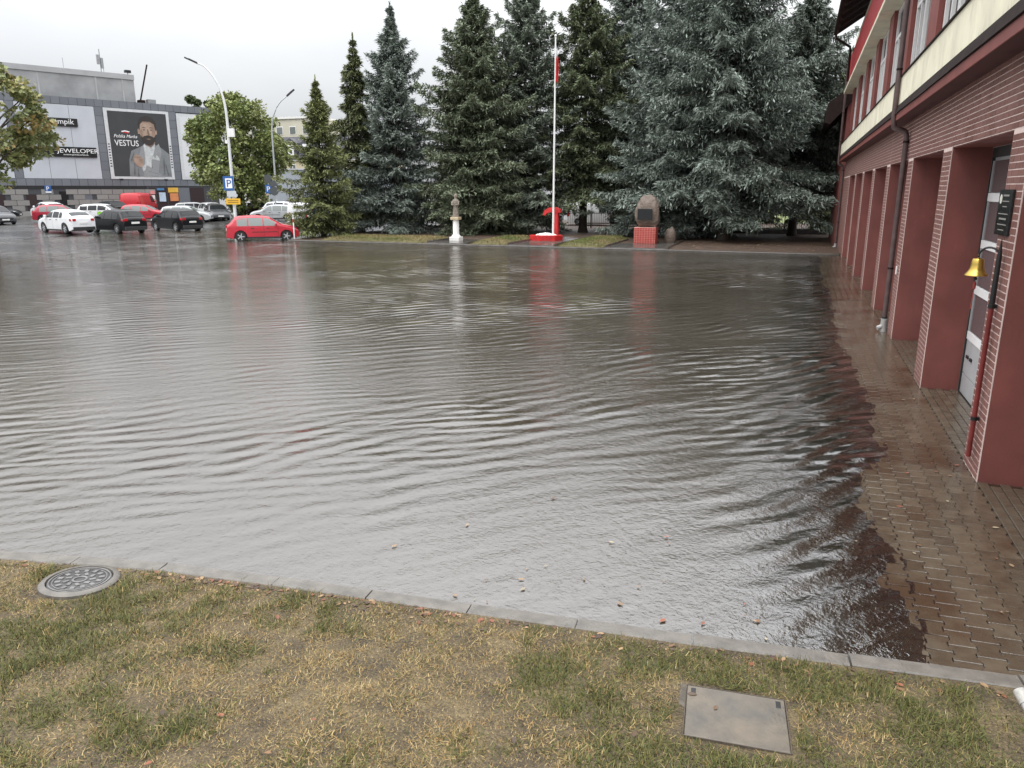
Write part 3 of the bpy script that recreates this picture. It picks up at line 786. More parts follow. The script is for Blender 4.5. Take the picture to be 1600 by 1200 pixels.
# pale pipe stub at the right of the bank
ps = thing('pipe_stub', 'pale grey capped pipe poking from the bank at the right edge', 'pipe', (1.62, 3.95, 0.0))
MB().tube([(1.62, 3.95, 0.05), (1.415, 4.47, 0.33)], 0.028, 14).build('pipe', M_greyp, ps, 40)
MB().tube([(1.425, 4.445, 0.317), (1.40, 4.51, 0.352)], 0.034, 14).build('cap', mat('scuffed_pipe_cap', (0.38, 0.37, 0.34), 0.5, var=0.25, scale=30), ps, 40)

# ================================================================== FIRE STATION
YN, YF = 4.2, 44.6                     # near and far ends of the facade
ZOP, ZSO = 3.71, 4.50                  # top of the openings, soffit
fs_ = thing('fire_station', 'red brick fire station with garage bays and cream band, along the right side', 'building', (WALLX, 9.0, 0.0))
CH, BH, BLEN = 0.0727, 0.0625, 0.25    # course height, brick height, brick length
JD = 0.006
def brick_list(y0, y1, z0, z1, skip=None):
    out = []; row = 0; z = z0 + 0.005
    while z + BH <= z1 + 0.002:
        y = y0 + 0.012 - (0.13 if row % 2 else 0.0)
        while y < y1 - 0.012:
            a, b = max(y, y0 + 0.012), min(y + BLEN, y1 - 0.012)
            if b - a > 0.03: out.append((a, b, z))
            y += BLEN + 0.011
        z += CH; row += 1
    return out
def add_brick(mb, a, b, z, x=WALLX):
    mb.add([(x, a, z), (x, b, z), (x, b, z + BH), (x, a, z + BH), (x - JD, a + .003, z + .003), (x - JD, b - .003, z + .003), (x - JD, b - .003, z + BH - .003), (x - JD, a + .003, z + BH - .003)],
           [(4, 5, 6, 7), (0, 1, 5, 4), (1, 2, 6, 5), (2, 3, 7, 6), (3, 0, 4, 7)])
bcache = {}
def brick_obj(a, b, z, parent):
    key = round(b - a, 3)
    if key not in bcache:
        mb = MB(); add_brick(mb, 0, b - a, 0, 0)
        me = bpy.data.meshes.new('brick'); me.from_pydata(mb.v, [], mb.f); me.materials.append(M_brick); bm_fix(me); bcache[key] = me
    o = bpy.data.objects.new('brick', bcache[key]); COL.objects.link(o); o.parent = parent
    o.location = (WALLX + random.uniform(-0.001, 0.0015), a, z)
M_brick_far = M_brick
n_single = 0
def bricks(lst, parent, single):
    global n_single
    rest = MB()
    for a, b, z in lst:
        if single(a, z) and n_single < 298: brick_obj(a, b, z, parent); n_single += 1
        else: add_brick(rest, a, b, z)
    if rest.v: tag(rest.build('brick_courses', attr_brick(rest), parent), kind='stuff')
def attr_brick(mb): return M_brickrow
# joined rows: colour drawn per brick from its position
def brickrow_mat():
    m = bpy.data.materials.new('clinker_brick_rows'); m.use_nodes = True
    n, l = m.node_tree.nodes, m.node_tree.links; b = n['Principled BSDF']
    g = n.new('ShaderNodeNewGeometry')
    r = n.new('ShaderNodeValToRGB'); r.color_ramp.elements[0].color = (0.15, 0.064, 0.052, 1); r.color_ramp.elements[1].color = (0.225, 0.102, 0.083, 1)
    z = n.new('ShaderNodeTexNoise'); z.inputs['Scale'].default_value = 9
    l.new(g.outputs['Position'], z.inputs['Vector'])
    a = n.new('ShaderNodeMath'); a.operation = 'MULTIPLY_ADD'; a.inputs[1].default_value = 0.55
    s_ = n.new('ShaderNodeMath'); s_.operation = 'MULTIPLY_ADD'; s_.inputs[1].default_value = 1.1; s_.inputs[2].default_value = -0.32
    l.new(z.outputs['Fac'], s_.inputs[0]); l.new(g.outputs['Random Per Island'], a.inputs[0]); l.new(s_.outputs[0], a.inputs[2]); l.new(a.outputs[0], r.inputs[0])
    l.new(r.outputs[0], b.inputs['Base Color']); b.inputs['Roughness'].default_value = 0.5
    return m
M_brickrow = brickrow_mat()

# pillars: core in mortar, plastered reveals, brick face
for k in range(-1, 8):
    y0 = BAY0 + k * PITCH; y1 = y0 + PIL
    if k == 7: y1 = YF
    c = MB().box(WALLX, WALLX + 0.011, y0, y1, -0.05, ZOP).build('pillar', M_joint, fs_)
    MB().box(WALLX + 0.0112, DOORX, y0 + 0.002, y1 - 0.002, -0.05, ZOP).build('plaster_reveal', M_plaster, c)
    if k == 7:
        MB().box(DOORX, 12.0, y0, y1, -0.05, ZSO + 0.4).build('rear_wall', M_plaster, c)
    if k >= 0: bricks(brick_list(y0, y1, 0.03, ZOP), c, lambda a, z, k=k: k == 0)
# band over the openings
band = MB().box(WALLX, DOORX + 0.3, YN, YF, ZOP + 0.001, ZSO + 0.05).build('lintel_band', M_joint, fs_)
bl = brick_list(8.0, YF, ZOP + 0.006, ZSO + 0.06)
bl.sort(key=lambda q: abs(q[0] - 11.0))
bricks(bl, band, lambda a, z: 8.9 < a < 12.5)
# plaster lining under the lintel
MB().box(WALLX + 0.012, DOORX, BAY0 - PITCH, YF, ZOP - 0.012, ZOP - 0.002).build('opening_head', M_plaster, fs_)
# one wandering vertical crack joint in the band further along
MB().box(WALLX - 0.007, WALLX - 0.002, 22.02, 22.04, ZOP + 0.02, ZSO - 0.1).build('movement_joint', M_joint, band)

# garage doors
for k in range(-1, 7):
    y0 = BAY0 + k * PITCH + PIL; y1 = BAY0 + (k + 1) * PITCH
    d = MB().box(DOORX + 0.04, DOORX + 0.07, y0 + 0.01, y1 - 0.01, 0.03, ZOP - 0.02).build('garage_door', M_dgrey, fs_)
    fr_ = MB()
    fr_.box(DOORX + 0.001, DOORX + 0.039, y0, y0 + 0.05, 0.02, ZOP - 0.02); fr_.box(DOORX + 0.001, DOORX + 0.039, y1 - 0.05, y1, 0.02, ZOP - 0.02)
    fr_.box(DOORX + 0.001, DOORX + 0.039, y0 + 0.051, y1 - 0.051, ZOP - 0.16, ZOP - 0.02)
    fr_.build('door_frame', M_dark, d)
    MB().box(DOORX + 0.02, DOORX + 0.039, y0 + 0.06, y1 - 0.06, 0.03, 0.33).build('bottom_panel', M_dgrey, d)
    MB().box(DOORX + 0.02, DOORX + 0.039, y0 + 0.06, y1 - 0.06, 0.345, 0.86).build('lower_panel', M_dgrey, d)
    zz = [0.90, 1.60, 2.28, 2.96, 3.54]
    for i in range(4):
        MB().bbox(DOORX + 0.008, DOORX + 0.039, y0 + 0.06, y1 - 0.06, zz[i] - 0.03, zz[i] + 0.09, 0.004).build('rail', M_white if k == 0 else M_dgrey, d)
        n = 3
        for j in range(n):
            a = y0 + 0.06 + j * (y1 - y0 - 0.12) / n; b = a + (y1 - y0 - 0.12) / n
            MB().box(DOORX + 0.026, DOORX + 0.038, a + 0.05, b - 0.05, zz[i] + 0.1, zz[i + 1] - 0.04).build('pane', M_glassd, d)
            MB().box(DOORX + 0.012, DOORX + 0.039, b - 0.045, b + 0.045 if j < n - 1 else b, zz[i] + 0.095, zz[i + 1] - 0.035).build('stile', M_dgrey, d)
        MB().box(DOORX + 0.012, DOORX + 0.039, y0 + 0.052, y0 + 0.105, zz[i] + 0.095, zz[i + 1] - 0.035).build('stile', M_dgrey, d)
    for yy in (y1 - 0.30, y1 - 0.55):
        MB().bbox(DOORX - 0.004, DOORX + 0.02, yy - 0.06, yy + 0.06, 0.60, 0.645, 0.008).build('handle', M_black, d)

# soffit, fascia, flashing, cream band, sill
MB().box(1.755, WALLX - 0.002, YN, YF + 0.3, ZSO + 0.003, ZSO + 0.05).build('soffit', M_soffit, fs_)
MB().box(1.735, 1.754, YN, YF + 0.3, ZSO - 0.005, ZSO + 0.125).build('fascia_board', M_trim, fs_)
fl_ = MB(); y = YN
while y < YF:
    y2 = min(y + 2.0, YF + 0.3); j = random.uniform(-0.006, 0.006)
    fl_.prism([(1.705, ZSO + 0.128 + j), (1.78, ZSO + 0.128 + j), (1.78, ZSO + 0.30), (1.752, ZSO + 0.30)], 'y', y, y2 - 0.004); y = y2
fl_.build('drip_flashing', M_flash, fs_)
cb = MB().box(1.765, 2.02, YN, YF + 0.25, ZSO + 0.301, 5.36).build('cream_band', M_cream, fs_)
# algae drip streaks along the foot of the band
st = MB(); y = 8.0
M_streak = mat('grey_drip_streak', (0.36, 0.34, 0.25), 0.85, var=0.2, scale=20)
while y < 34:
    y += random.choice([random.uniform(0.05, 0.16), random.uniform(0.05, 0.2), random.uniform(0.3, 1.1)])
    h = random.uniform(0.03, 0.17); t = random.uniform(-0.05, 0.05)
    st.add([(1.7635, y, ZSO + 0.302), (1.7635, y + 0.012, ZSO + 0.302), (1.7635, y + 0.006 + t, ZSO + 0.302 + h)], [(0, 1, 2)])
tag(st.build('drip_streaks', M_streak, cb), kind='stuff')
MB().prism([(1.735, 5.362), (1.735, 5.385), (2.06, 5.60), (2.06, 5.56), (1.80, 5.362)], 'y', YN, YF + 0.25).build('sill_flashing', M_flash, fs_)
# upper storey
MB().box(2.16, 2.4, YN, YF, 5.3, 7.9).build('upper_wall', M_trim, fs_)
PB, UP = 16.1, 4.27
for k in range(-3, 7):
    y0 = PB + k * UP; y1 = y0 + 1.15
    MB().box(1.97, 2.159, y0, y1, 5.5, 7.78).build('pilaster', M_trim, fs_)
    if k == 6: break
    a, b = y1, y0 + UP
    for j in range(2):
        w0 = a + 0.06 + j * (b - a - 0.06) / 2; w1 = a + (j + 1) * (b - a - 0.06) / 2
        w = MB()
        for q in (w0, w1 - 0.09): w.box(2.06, 2.155, q, q + 0.09, 5.57, 7.76)
        for q in (5.57, 6.95, 7.67): w.box(2.062, 2.155, w0 + 0.091, w1 - 0.091, q, q + 0.085)
        w.box(2.064, 2.155, (w0 + w1) / 2 - 0.05, (w0 + w1) / 2 + 0.05, 5.656, 6.949)
        wo_ = w.build('window', M_white, fs_)
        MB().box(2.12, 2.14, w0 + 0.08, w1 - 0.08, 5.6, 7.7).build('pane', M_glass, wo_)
# slab over the windows with a cream edge, red parapet, eaves beyond
MB().box(1.61, 2.4, YN, YF - 0.2, 7.785, 7.90).build('cream_soffit_slab', M_cream, fs_)
MB().box(1.72, 2.4, YN, YF - 0.2, 7.901, 9.35).build('parapet', mat('bright_red_parapet', (0.40, 0.03, 0.035), 0.5, var=0.15, scale=2), fs_)
MB().box(1.90, 2.6, YN, YF - 1.0, 9.351, 10.2).build('attic_wall', M_cream, fs_)
rf = MB(); rf.prism([(0.95, 10.05), (0.95, 10.22), (7.0, 14.2), (7.0, 14.0)], 'y', 20, YF - 3.5)
roof = rf.build('roof', M_flash, fs_)
for i in range(14):
    y = 21 + i * 1.45
    MB().prism([(0.98, 9.90), (0.98, 10.045), (2.6, 11.11), (2.6, 10.96)], 'y', y, y + 0.12).build('rafter', M_flash, roof)
g = MB(); g.tube([(0.88, 20, 10.1), (0.88, YF - 3.5, 10.1)], 0.085, 10); g.build('gutter', M_flash, roof, 40)
g = MB(); g.tube([(0.90, YF - 3.8, 10.05), (0.92, YF - 3.8, 9.85), (1.55, YF - 3.8, 9.45), (1.58, YF - 3.8, 9.2), (1.58, YF - 3.8, 7.95)], 0.055, 10); g.build('eaves_pipe', M_flash, roof, 40)
# lower wing roof behind the far end
w = MB(); w.prism([(0.95, 7.45), (0.85, 6.5), (1.1, 6.4), (3.4, 8.9), (3.2, 9.15)], 'y', YF + 0.4, YF + 8); w.build('wing_roof', M_flash, fs_)
MB().box(1.9, 9, YF + 0.6, YF + 9, -0.05, 7.4).build('wing_wall', M_plaster, fs_)

# downpipes
def downpipe(y, label, xl=1.985):
    t = thing('downpipe', label, 'downpipe', (xl, y, 0))
    p = MB(); p.tube([(1.70, y, 9.2), (1.70, y, 4.66), (1.705, y, 4.46), (1.73, y, 4.36), (1.79, y, 4.33), (1.90, y, 4.30), (1.955, y, 4.27), (xl, y, 4.17), (xl, y, 0.32)], 0.056, 14)
    p.build('pipe', M_pipe, t, 40)
    for z in (6.9, 5.5, 4.06, 1.42):
        x = 1.70 if z > 4.5 else xl
        MB().lathe([(0.062, z - 0.012), (0.062, z + 0.03)], (x, y, 0), 14).build('pipe_collar', M_flash, t, 40)
    MB().lathe([(0.060, 0.315), (0.064, 0.32), (0.064, 0.36), (0.058, 0.37)], (xl, y, 0), 14).build('rubber_joint', M_black, t, 40)
    b = MB(); b.lathe([(0.07, 0.0), (0.07, 0.30), (0.075, 0.31), (0.06, 0.316)], (xl, y, 0), 14)
    b.tube([(xl, y, 0.16), (xl - 0.13, y - 0.05, 0.10)], 0.05, 12); b.build('plastic_foot', M_greyp, t, 40)
downpipe(18.62, 'brown downpipe with grey plastic foot on the third brick pillar')
downpipe(YF + 0.12, 'brown downpipe at the far corner of the fire station', 1.97)
MB().bbox(WALLX - 0.03, WALLX - 0.007, 18.02, 18.10, 1.36, 1.53, 0.004).build('wall_box', M_white, fs_)

# memorial plaque on the nearest pillar
pq = thing('wall_plaque', 'black memorial plaque with small pale emblem on the nearest brick pillar', 'plaque', (WALLX - 0.02, 9.5, 2.6))
MB().bbox(WALLX - 0.036, WALLX - 0.0065, 9.26, 9.80, 2.63, 3.10, 0.006).build('stone_tablet', M_plaque, pq)
M_gtext = mat('grey_engraving', (0.23, 0.22, 0.20), 0.5)
em = MB().lathe([(0.001, -0.0385), (0.045, -0.0385), (0.05, -0.036)], (WALLX, 9.70, 3.0), 16, axis='x').build('emblem', mat('pale_emblem', (0.62, 0.60, 0.52), 0.4, var=0.2, scale=40), pq)
ln = MB()
for i, (a, b) in enumerate(((9.36, 9.60), (9.34, 9.62), (9.40, 9.58), (9.32, 9.72), (9.36, 9.66), (9.32, 9.70), (9.40, 9.64))):
    z = 3.03 - i * 0.055 - (0.02 if i > 2 else 0)
    ln.box(WALLX - 0.0385, WALLX - 0.0362, a, b, z, z + (0.018 if i in (0, 4) else 0.01))
ln.build('engraved_lines', M_gtext, pq)

# bell on a pole clamped to the pillar
bx, by = 2.0, 9.29
bp_ = thing('bell_pole', 'dark red pole with black curved hook clamped to the nearest pillar', 'pole', (bx, by, 0.1))
MB().tube([(bx, by, 0.22), (bx, by, 1.92)], 0.026, 14).build('lower_pole', M_redpole, bp_, 40)
up_ = MB(); up_.tube([(bx, by, 1.92), (bx, by, 2.42), (bx, by, 2.60)], [0.028, 0.025, 0.003], 12)
arc = [(bx - 0.19 * math.sin(t) * 1.0 + 0.0 * t, by + 0.13 * math.sin(t) * 0.9, 2.30 + 0.12 * math.cos(t)) for t in np.linspace(0, 1, 2)]
hk = [(bx, by, 2.34)]
for t in np.linspace(0, math.pi, 12): hk.append((bx - 0.085 * (1 - math.cos(t)), by + 0.045 * (1 - math.cos(t)), 2.42 + 0.09 * math.sin(t)))
hk.append((bx - 0.17, by + 0.09, 2.40))
up_.tube(hk, 0.011, 10); up_.build('hook', M_black, bp_, 40)
for z in (0.66, 1.90):
    c_ = MB(); c_.lathe([(0.036, z - 0.02), (0.036, z + 0.02)], (bx, by, 0), 14); c_.box(bx + 0.02, WALLX - 0.007, by - 0.018, by + 0.018, z - 0.018, z + 0.018)
    c_.build('clamp', M_black, bp_, 40)
be = thing('bell', 'polished brass bell with a red-tasselled rope, hanging from the black hook', 'bell', (bx - 0.17, by + 0.09, 2.15))
bc = (bx - 0.17, by + 0.09, 0)
MB().lathe([(0.010, 2.43), (0.010, 2.395), (0.048, 2.388), (0.058, 2.37), (0.062, 2.33), (0.070, 2.28), (0.086, 2.245), (0.110, 2.22), (0.112, 2.21), (0.102, 2.21), (0.072, 2.25), (0.05, 2.33)], bc, 28, cap=False).build('bell_body', M_gold, be, 50)
cl = MB(); cl.tube([(bc[0], bc[1], 2.3), (bc[0], bc[1], 2.16)], 0.008, 8); cl.lathe([(0.003, 2.20), (0.018, 2.185), (0.018, 2.165), (0.003, 2.155)], bc, 10); cl.build('clapper', M_black, be, 40)
tr_ = MB(); tr_.lathe([(0.004, 2.15), (0.016, 2.13), (0.014, 2.07), (0.005, 2.06)], bc, 8); tr_.tube([(bc[0], bc[1], 2.07), (bc[0] - 0.005, bc[1], 1.85)], 0.005, 6); tr_.build('rope', mat('red_cord', (0.30, 0.05, 0.04), 0.8), be, 40)

# ================================================================== FAR BED: kerb, soil, turf patches, slabs
bed_z = 0.07
bedv = axis((-29.6, 2.05, 60)); bedy = axis((40.42, 46, 16), (46, 75, 24))
BX, BY = np.meshgrid(bedv, bedy, indexing='ij')
BZ = bed_z + 0.045 * sstep(40.5, 43, BY) + 0.03 * vnoise(BX * 0.7, BY * 0.7, 71, 3) * sstep(40.5, 41.5, BY)
idx = np.arange(BX.size).reshape(BX.shape)
F = np.stack([idx[:-1, :-1], idx[1:, :-1], idx[1:, 1:], idx[:-1, 1:]], -1).reshape(-1, 4)
tag(mesh_np('spruce_bed', np.stack([BX, BY, BZ], -1).reshape(-1, 3), F, M_soil, smooth=True), kind='structure')
fk = tag(MB().box(-29.7, 2.04, 40.33, 40.37, -0.12, 0.02).build('far_kerb', M_concd), kind='structure')
kerb_stones([(2.0, 40.36), (-29.7, 40.36)], 1.0, fk, 0.12, 0.075, M_concd)
kerb_stones([(-29.7, 40.4), (-29.9, 46), (-29.9, 60)], 1.0, fk, 0.12, 0.075, M_concd)
def patch(x0, x1, y0, y1, h):
    n, m_ = 28, 14
    X, Y = np.meshgrid(np.linspace(x0, x1, n), np.linspace(y0, y1, m_), indexing='ij')
    e = np.minimum(np.minimum(X - x0, x1 - X), np.minimum(Y - y0, (y1 - Y)))
    Z = bed_z + 0.01 + h * sstep(0, 0.6, e) + 0.03 * vnoise(X * 1.5, Y * 1.5, 5) * sstep(0, 0.4, e)
    I = np.arange(n * m_).reshape(n, m_)
    F = np.stack([I[:-1, :-1], I[1:, :-1], I[1:, 1:], I[:-1, 1:]], -1).reshape(-1, 4)
    tag(mesh_np('turf', np.stack([X, Y, Z], -1).reshape(-1, 3), F, M_turf, smooth=True), kind='structure')
patch(-27.5, -20.3, 40.5, 44.6, 0.16); patch(-17.5, -15.3, 40.5, 46.2, 0.20); patch(-12.3, -9.75, 40.5, 48.2, 0.20)
def turf_blades(rects):
    xs_, ys_, zs_ = [], [], []
    for x0, x1, y0, y1, h in rects:
        n = int((x1 - x0) * (y1 - y0) * 420); x = rng.uniform(x0 + 0.05, x1 - 0.05, n); y = rng.uniform(y0 + 0.03, y1 - 0.05, n)
        e = np.minimum(np.minimum(x - x0, x1 - x), np.minimum(y - y0, y1 - y))
        xs_.append(x); ys_.append(y); zs_.append(bed_z + 0.01 + h * sstep(0, 0.6, e) + 0.03 * vnoise(x * 1.5, y * 1.5, 5) * sstep(0, 0.4, e))
    x, y, z = map(np.concatenate, (xs_, ys_, zs_)); n = len(x)
    h = rng.uniform(0.05, 0.12, n); az = rng.uniform(0, 6.28, n); w = 0.014
    b = np.stack([x, y, z - 0.01], 1); t = b + np.stack([np.cos(az) * h * 0.7, np.sin(az) * h * 0.7, h], 1); P = np.stack([-np.sin(az) * w, np.cos(az) * w, 0 * x], 1)
    V = np.stack([b - P, b + P, t], 1).reshape(-1, 3)
    g_ = sstep(-0.3, 0.5, vnoise(x * 0.8, y * 0.8, 77, 3))[:, None]
    c = (np.array([0.27, 0.22, 0.10]) * (1 - g_) + np.array([0.15, 0.17, 0.05]) * g_) * rng.uniform(0.55, 1.25, (n, 1))
    tag(mesh_np('turf_grass', V, np.arange(n * 3).reshape(n, 3), M_blade, c), 'short patchy grass between the memorial paths at the far kerb', 'grass', kind='stuff')
turf_blades([(-27.5, -20.3, 40.5, 44.6, 0.16), (-17.5, -15.3, 40.5, 46.2, 0.20), (-12.3, -9.75, 40.5, 48.2, 0.20)])
def slab(x0, x1, y0, y1):
    s = MB().bbox(x0, x1, y0, y1, -0.05, bed_z + 0.02, 0.01).build('path_slab', M_concd); tag(s, kind='structure')
    for sx in (x0, x1):
        kerb_stones([(sx, y0 + 0.05), (sx, y1)], 1.0, s, 0.08, bed_z + 0.14, M_concd)
    for i in range(3):
        a = x0 + 0.06 + i * (x1 - x0 - 0.12) / 3; b = a + (x1 - x0 - 0.12) / 3
        y = y0 + 0.02
        while y < y1 - 0.3:
            MB().bbox(a + .006, b - .006, y + .006, min(y + 0.72, y1) - .006, bed_z + 0.021, bed_z + 0.05, 0.006).build('flagstone', M_concd, s); y += 0.72
slab(-20.15, -17.65, 40.46, 44.0); slab(-15.15, -12.45, 40.46, 48.6); slab(-9.6, -6.3, 40.46, 46.5)
pts = [(random.uniform(-6, 1.9), random.uniform(40.6, 46), bed_z + 0.07) for _ in range(260)]
leaves('leaf_litter', pts, 0.07, [(0.16, 0.10, 0.06), (0.24, 0.15, 0.09), (0.11, 0.07, 0.045), (0.3, 0.22, 0.14)], 'brown litter strewn under the big blue spruce', 0.01)

# statue on a white column
t = thing('saint_statue', 'small weathered stone statue on a white column before the spruces', 'statue', (-19.3, 42.7, bed_z))
sx, sy, sz = -19.3, 42.7, bed_z + 0.04
MB().bbox(sx - 0.32, sx + 0.32, sy - 0.32, sy + 0.32, sz, sz + 0.26, 0.03).build('plinth', M_stucco, t)
MB().lathe([(0.28, sz + 0.26), (0.28, sz + 0.31), (0.22, sz + 0.38), (0.19, sz + 0.45), (0.185, sz + 1.3), (0.175, sz + 1.42)], (sx, sy, 0), 24).build('column_shaft', M_stucco, t, 40)
MB().bbox(sx - 0.26, sx + 0.26, sy - 0.26, sy + 0.26, sz + 1.42, sz + 1.60, 0.02).build('capital', mat('yellowed_stone', (0.45, 0.37, 0.24), 0.7, var=0.15, scale=5), t)
fg = MB(); n = 20; prof = [(0.19, 1.60), (0.20, 1.68), (0.165, 1.95), (0.15, 2.25), (0.19, 2.48), (0.205, 2.62), (0.17, 2.75), (0.085, 2.81), (0.07, 2.85), (0.10, 2.91), (0.115, 3.0), (0.10, 3.08), (0.06, 3.15), (0.01, 3.18)]
vs = []
for r, z in prof:
    for k in range(n):
        a = 2 * math.pi * k / n; fold = 1 + (0.10 * math.sin(6 * a + z * 2) if z < 2.6 else 0)
        vs.append((sx + r * fold * math.cos(a), sy + r * fold * 0.8 * math.sin(a), sz + z))
fg.add(vs, [(i * n + k, i * n + (k + 1) % n, (i + 1) * n + (k + 1) % n, (i + 1) * n + k) for i in range(len(prof) - 1) for k in range(n)])
for s in (-1, 1): fg.tube([(sx + s * 0.18, sy, sz + 2.65), (sx + s * 0.22, sy - 0.07, sz + 2.42), (sx + s * 0.05, sy - 0.2, sz + 2.40)], [0.07, 0.06, 0.045], 8)
fg.build('robed_figure', M_stat, t, True)

for ch in t.children:
    ch.data.transform(Matrix.Translation((0, 0, sz)) @ Matrix.Scale(0.87, 4, (0, 0, 1)) @ Matrix.Translation((0, 0, -sz)))
# flagpole
px_, py_ = -13.9, 45.0
t = thing('flagpole', 'tall slim white flagpole with red lower sleeve, in the red-rimmed bed', 'flagpole', (px_, py_, bed_z))
MB().tube([(px_, py_, bed_z), (px_, py_, 6), (px_, py_, 11.55)], [0.065, 0.055, 0.04], 12).build('pole', M_white, t, 40)
MB().lathe([(0.005, 11.55), (0.07, 11.57), (0.07, 11.63), (0.02, 11.68)], (px_, py_, 0), 12).build('finial', M_white, t, 40)
fgt = thing('flag', 'limp red and white flag hanging at the top of the pole', 'flag', (px_ + 0.06, py_, 9.0))
def drape(x0, x1, z0, z1, seed):
    r = random.Random(seed); n, m_ = 9, 14; vs = []
    for j in range(m_):
        zf = j / (m_ - 1); z = z1 + (z0 - z1) * zf
        for i in range(n):
            u = i / (n - 1); ww = (0.75 + 0.25 * math.sin(zf * 3 + seed)) * (0.6 + 0.4 * zf)
            vs.append((x0 + (x1 - x0) * u * ww, py_ - 0.02 + 0.06 * math.sin(u * 9 + seed + zf * 2), z - 0.12 * u))
    return MB().add(vs, [(j * n + i, j * n + i + 1, (j + 1) * n + i + 1, (j + 1) * n + i) for j in range(m_ - 1) for i in range(n - 1)])
drape(px_ + 0.045, px_ + 0.30, 9.15, 10.55, 1.0).build('red_stripe', M_red, fgt, True)
drape(px_ + 0.045, px_ + 0.22, 10.45, 10.95, 2.2).build('white_stripe', M_white, fgt, True)
# red rimmed bed with white pebbles
rbx, rby = -14.35, 45.0
poly = [(-1.05, -0.1), (-0.75, -0.72), (0.0, -0.95), (0.75, -0.62), (1.05, 0.05), (0.7, 0.75), (-0.7, 0.75)]
t = thing('red_flower_bed', 'low red-rimmed planter filled with white pebbles round the flagpole', 'planter', (rbx, rby, bed_z))
n = len(poly); vs = []
for s, z in ((1, 0.0), (1, 0.30), (0.80, 0.33), (0.76, 0.2)): vs += [(rbx + x * s, rby + y * s, bed_z + 0.03 + z) for x, y in poly]
MB().add(vs, [(k * n + i, k * n + (i + 1) % n, (k + 1) * n + (i + 1) % n, (k + 1) * n + i) for k in range(3) for i in range(n)]).build('red_rim', M_red, t)
pe = MB()
for _ in range(240):
    u = random.random() ** 0.5; a = random.uniform(0, 6.28); q = random.uniform(0.05, 0.10)
    c = (rbx + 0.62 * u * math.cos(a), rby + 0.50 * u * math.sin(a), bed_z + 0.30 + 0.12 * (1 - u) + random.uniform(0, 0.04))
    pe.add([(c[0] + q, c[1], c[2]), (c[0], c[1] + q, c[2]), (c[0] - q, c[1], c[2]), (c[0], c[1] - q, c[2]), (c[0], c[1], c[2] + q * 0.8), (c[0], c[1], c[2] - q * 0.5)],
           [(0, 1, 4), (1, 2, 4), (2, 3, 4), (3, 0, 4), (1, 0, 5), (2, 1, 5), (3, 2, 5), (0, 3, 5)])
tag(pe.build('white_pebbles', M_stucco, t), kind='stuff')
# red hooked sculpture behind the pole
rx, ry = -14.15, 45.75
t = thing('red_hook_sculpture', 'red upright sculpture with a hooked top behind the flagpole', 'sculpture', (rx, ry, bed_z))
MB().bbox(rx + 0.04, rx + 0.36, ry - 0.14, ry + 0.14, bed_z, 1.73, 0.03).build('shaft', M_red, t)
MB().prism([(rx + 0.52, 1.73), (rx + 0.50, 1.92), (rx + 0.2, 2.05), (rx - 0.25, 2.02), (rx - 0.52, 1.86), (rx - 0.62, 1.58), (rx - 0.50, 1.55), (rx - 0.34, 1.70), (rx - 0.1, 1.76), (rx + 0.1, 1.73)], 'y', ry - 0.15, ry + 0.15).build('hooked_head', M_red, t)

# boulder memorial
mxx, myy = -8.1, 44.2
t = thing('boulder_memorial', 'brown boulder with dark plaque on a red tiled pedestal', 'memorial', (mxx, myy, bed_z))
ped = MB().box(mxx - 0.60, mxx + 0.60, myy - 0.45, myy + 0.45, bed_z, 1.02).build('pedestal', mat('pink_grout', (0.62, 0.36, 0.31), 0.7, var=0.15), t)
M_rtile = random_mat('red_tile', (0.34, 0.035, 0.028), (0.46, 0.06, 0.045), 0.4)
tl = MB().bbox(-0.066, 0.066, -0.006, 0.006, 0, 0.080, 0.004).build('tile', M_rtile).data; bpy.data.objects.remove(bpy.data.objects['tile'])
for i in range(9):
    for j in range(8):
        o = bpy.data.objects.new('tile', tl); COL.objects.link(o); o.parent = ped
        o.location = (mxx - 0.522 + j * 0.149, myy - 0.457, bed_z + 0.06 + i * 0.098)
    for s in (-1, 1):
        for j in range(6):
            o = bpy.data.objects.new('tile', tl); COL.objects.link(o); o.parent = ped
            o.location = (mxx + s * 0.607, myy - 0.37 + j * 0.149, bed_z + 0.06 + i * 0.098); o.rotation_euler = (0, 0, R(90))
import bmesh
bm = bmesh.new(); bmesh.ops.create_icosphere(bm, subdivisions=4, radius=1.0)
for v in bm.verts:
    p = v.co.copy(); q = Vector([math.copysign(abs(c) ** 0.62, c) for c in p])
    nn = 0.07 * math.sin(3.1 * p.x + 2 * p.z) + 0.06 * math.sin(4.3 * p.y + 1.7 * p.x + 1) + 0.03 * math.sin(11 * p.x + 7 * p.z) + 0.025 * math.sin(13 * p.y - 9 * p.z)
    q *= 1 + nn
    taper = 1.0 - 0.18 * max(0, p.z) + (0.10 * min(0, p.z))
    v.co = Vector((mxx + q.x * 0.70 * taper, myy + q.y * 0.50 * taper, 1.85 + q.z * (0.85 + 0.10 * p.x)))
me = bpy.data.meshes.new('boulder'); bm.to_mesh(me); bm.free(); me.materials.append(M_boulder); set_smooth(me, 35); link('boulder', me, t)
MB().bbox(mxx - 0.42, mxx + 0.40, myy - 0.60, myy - 0.53, 1.45, 2.05, 0.01).build('plaque', M_plaque, t)
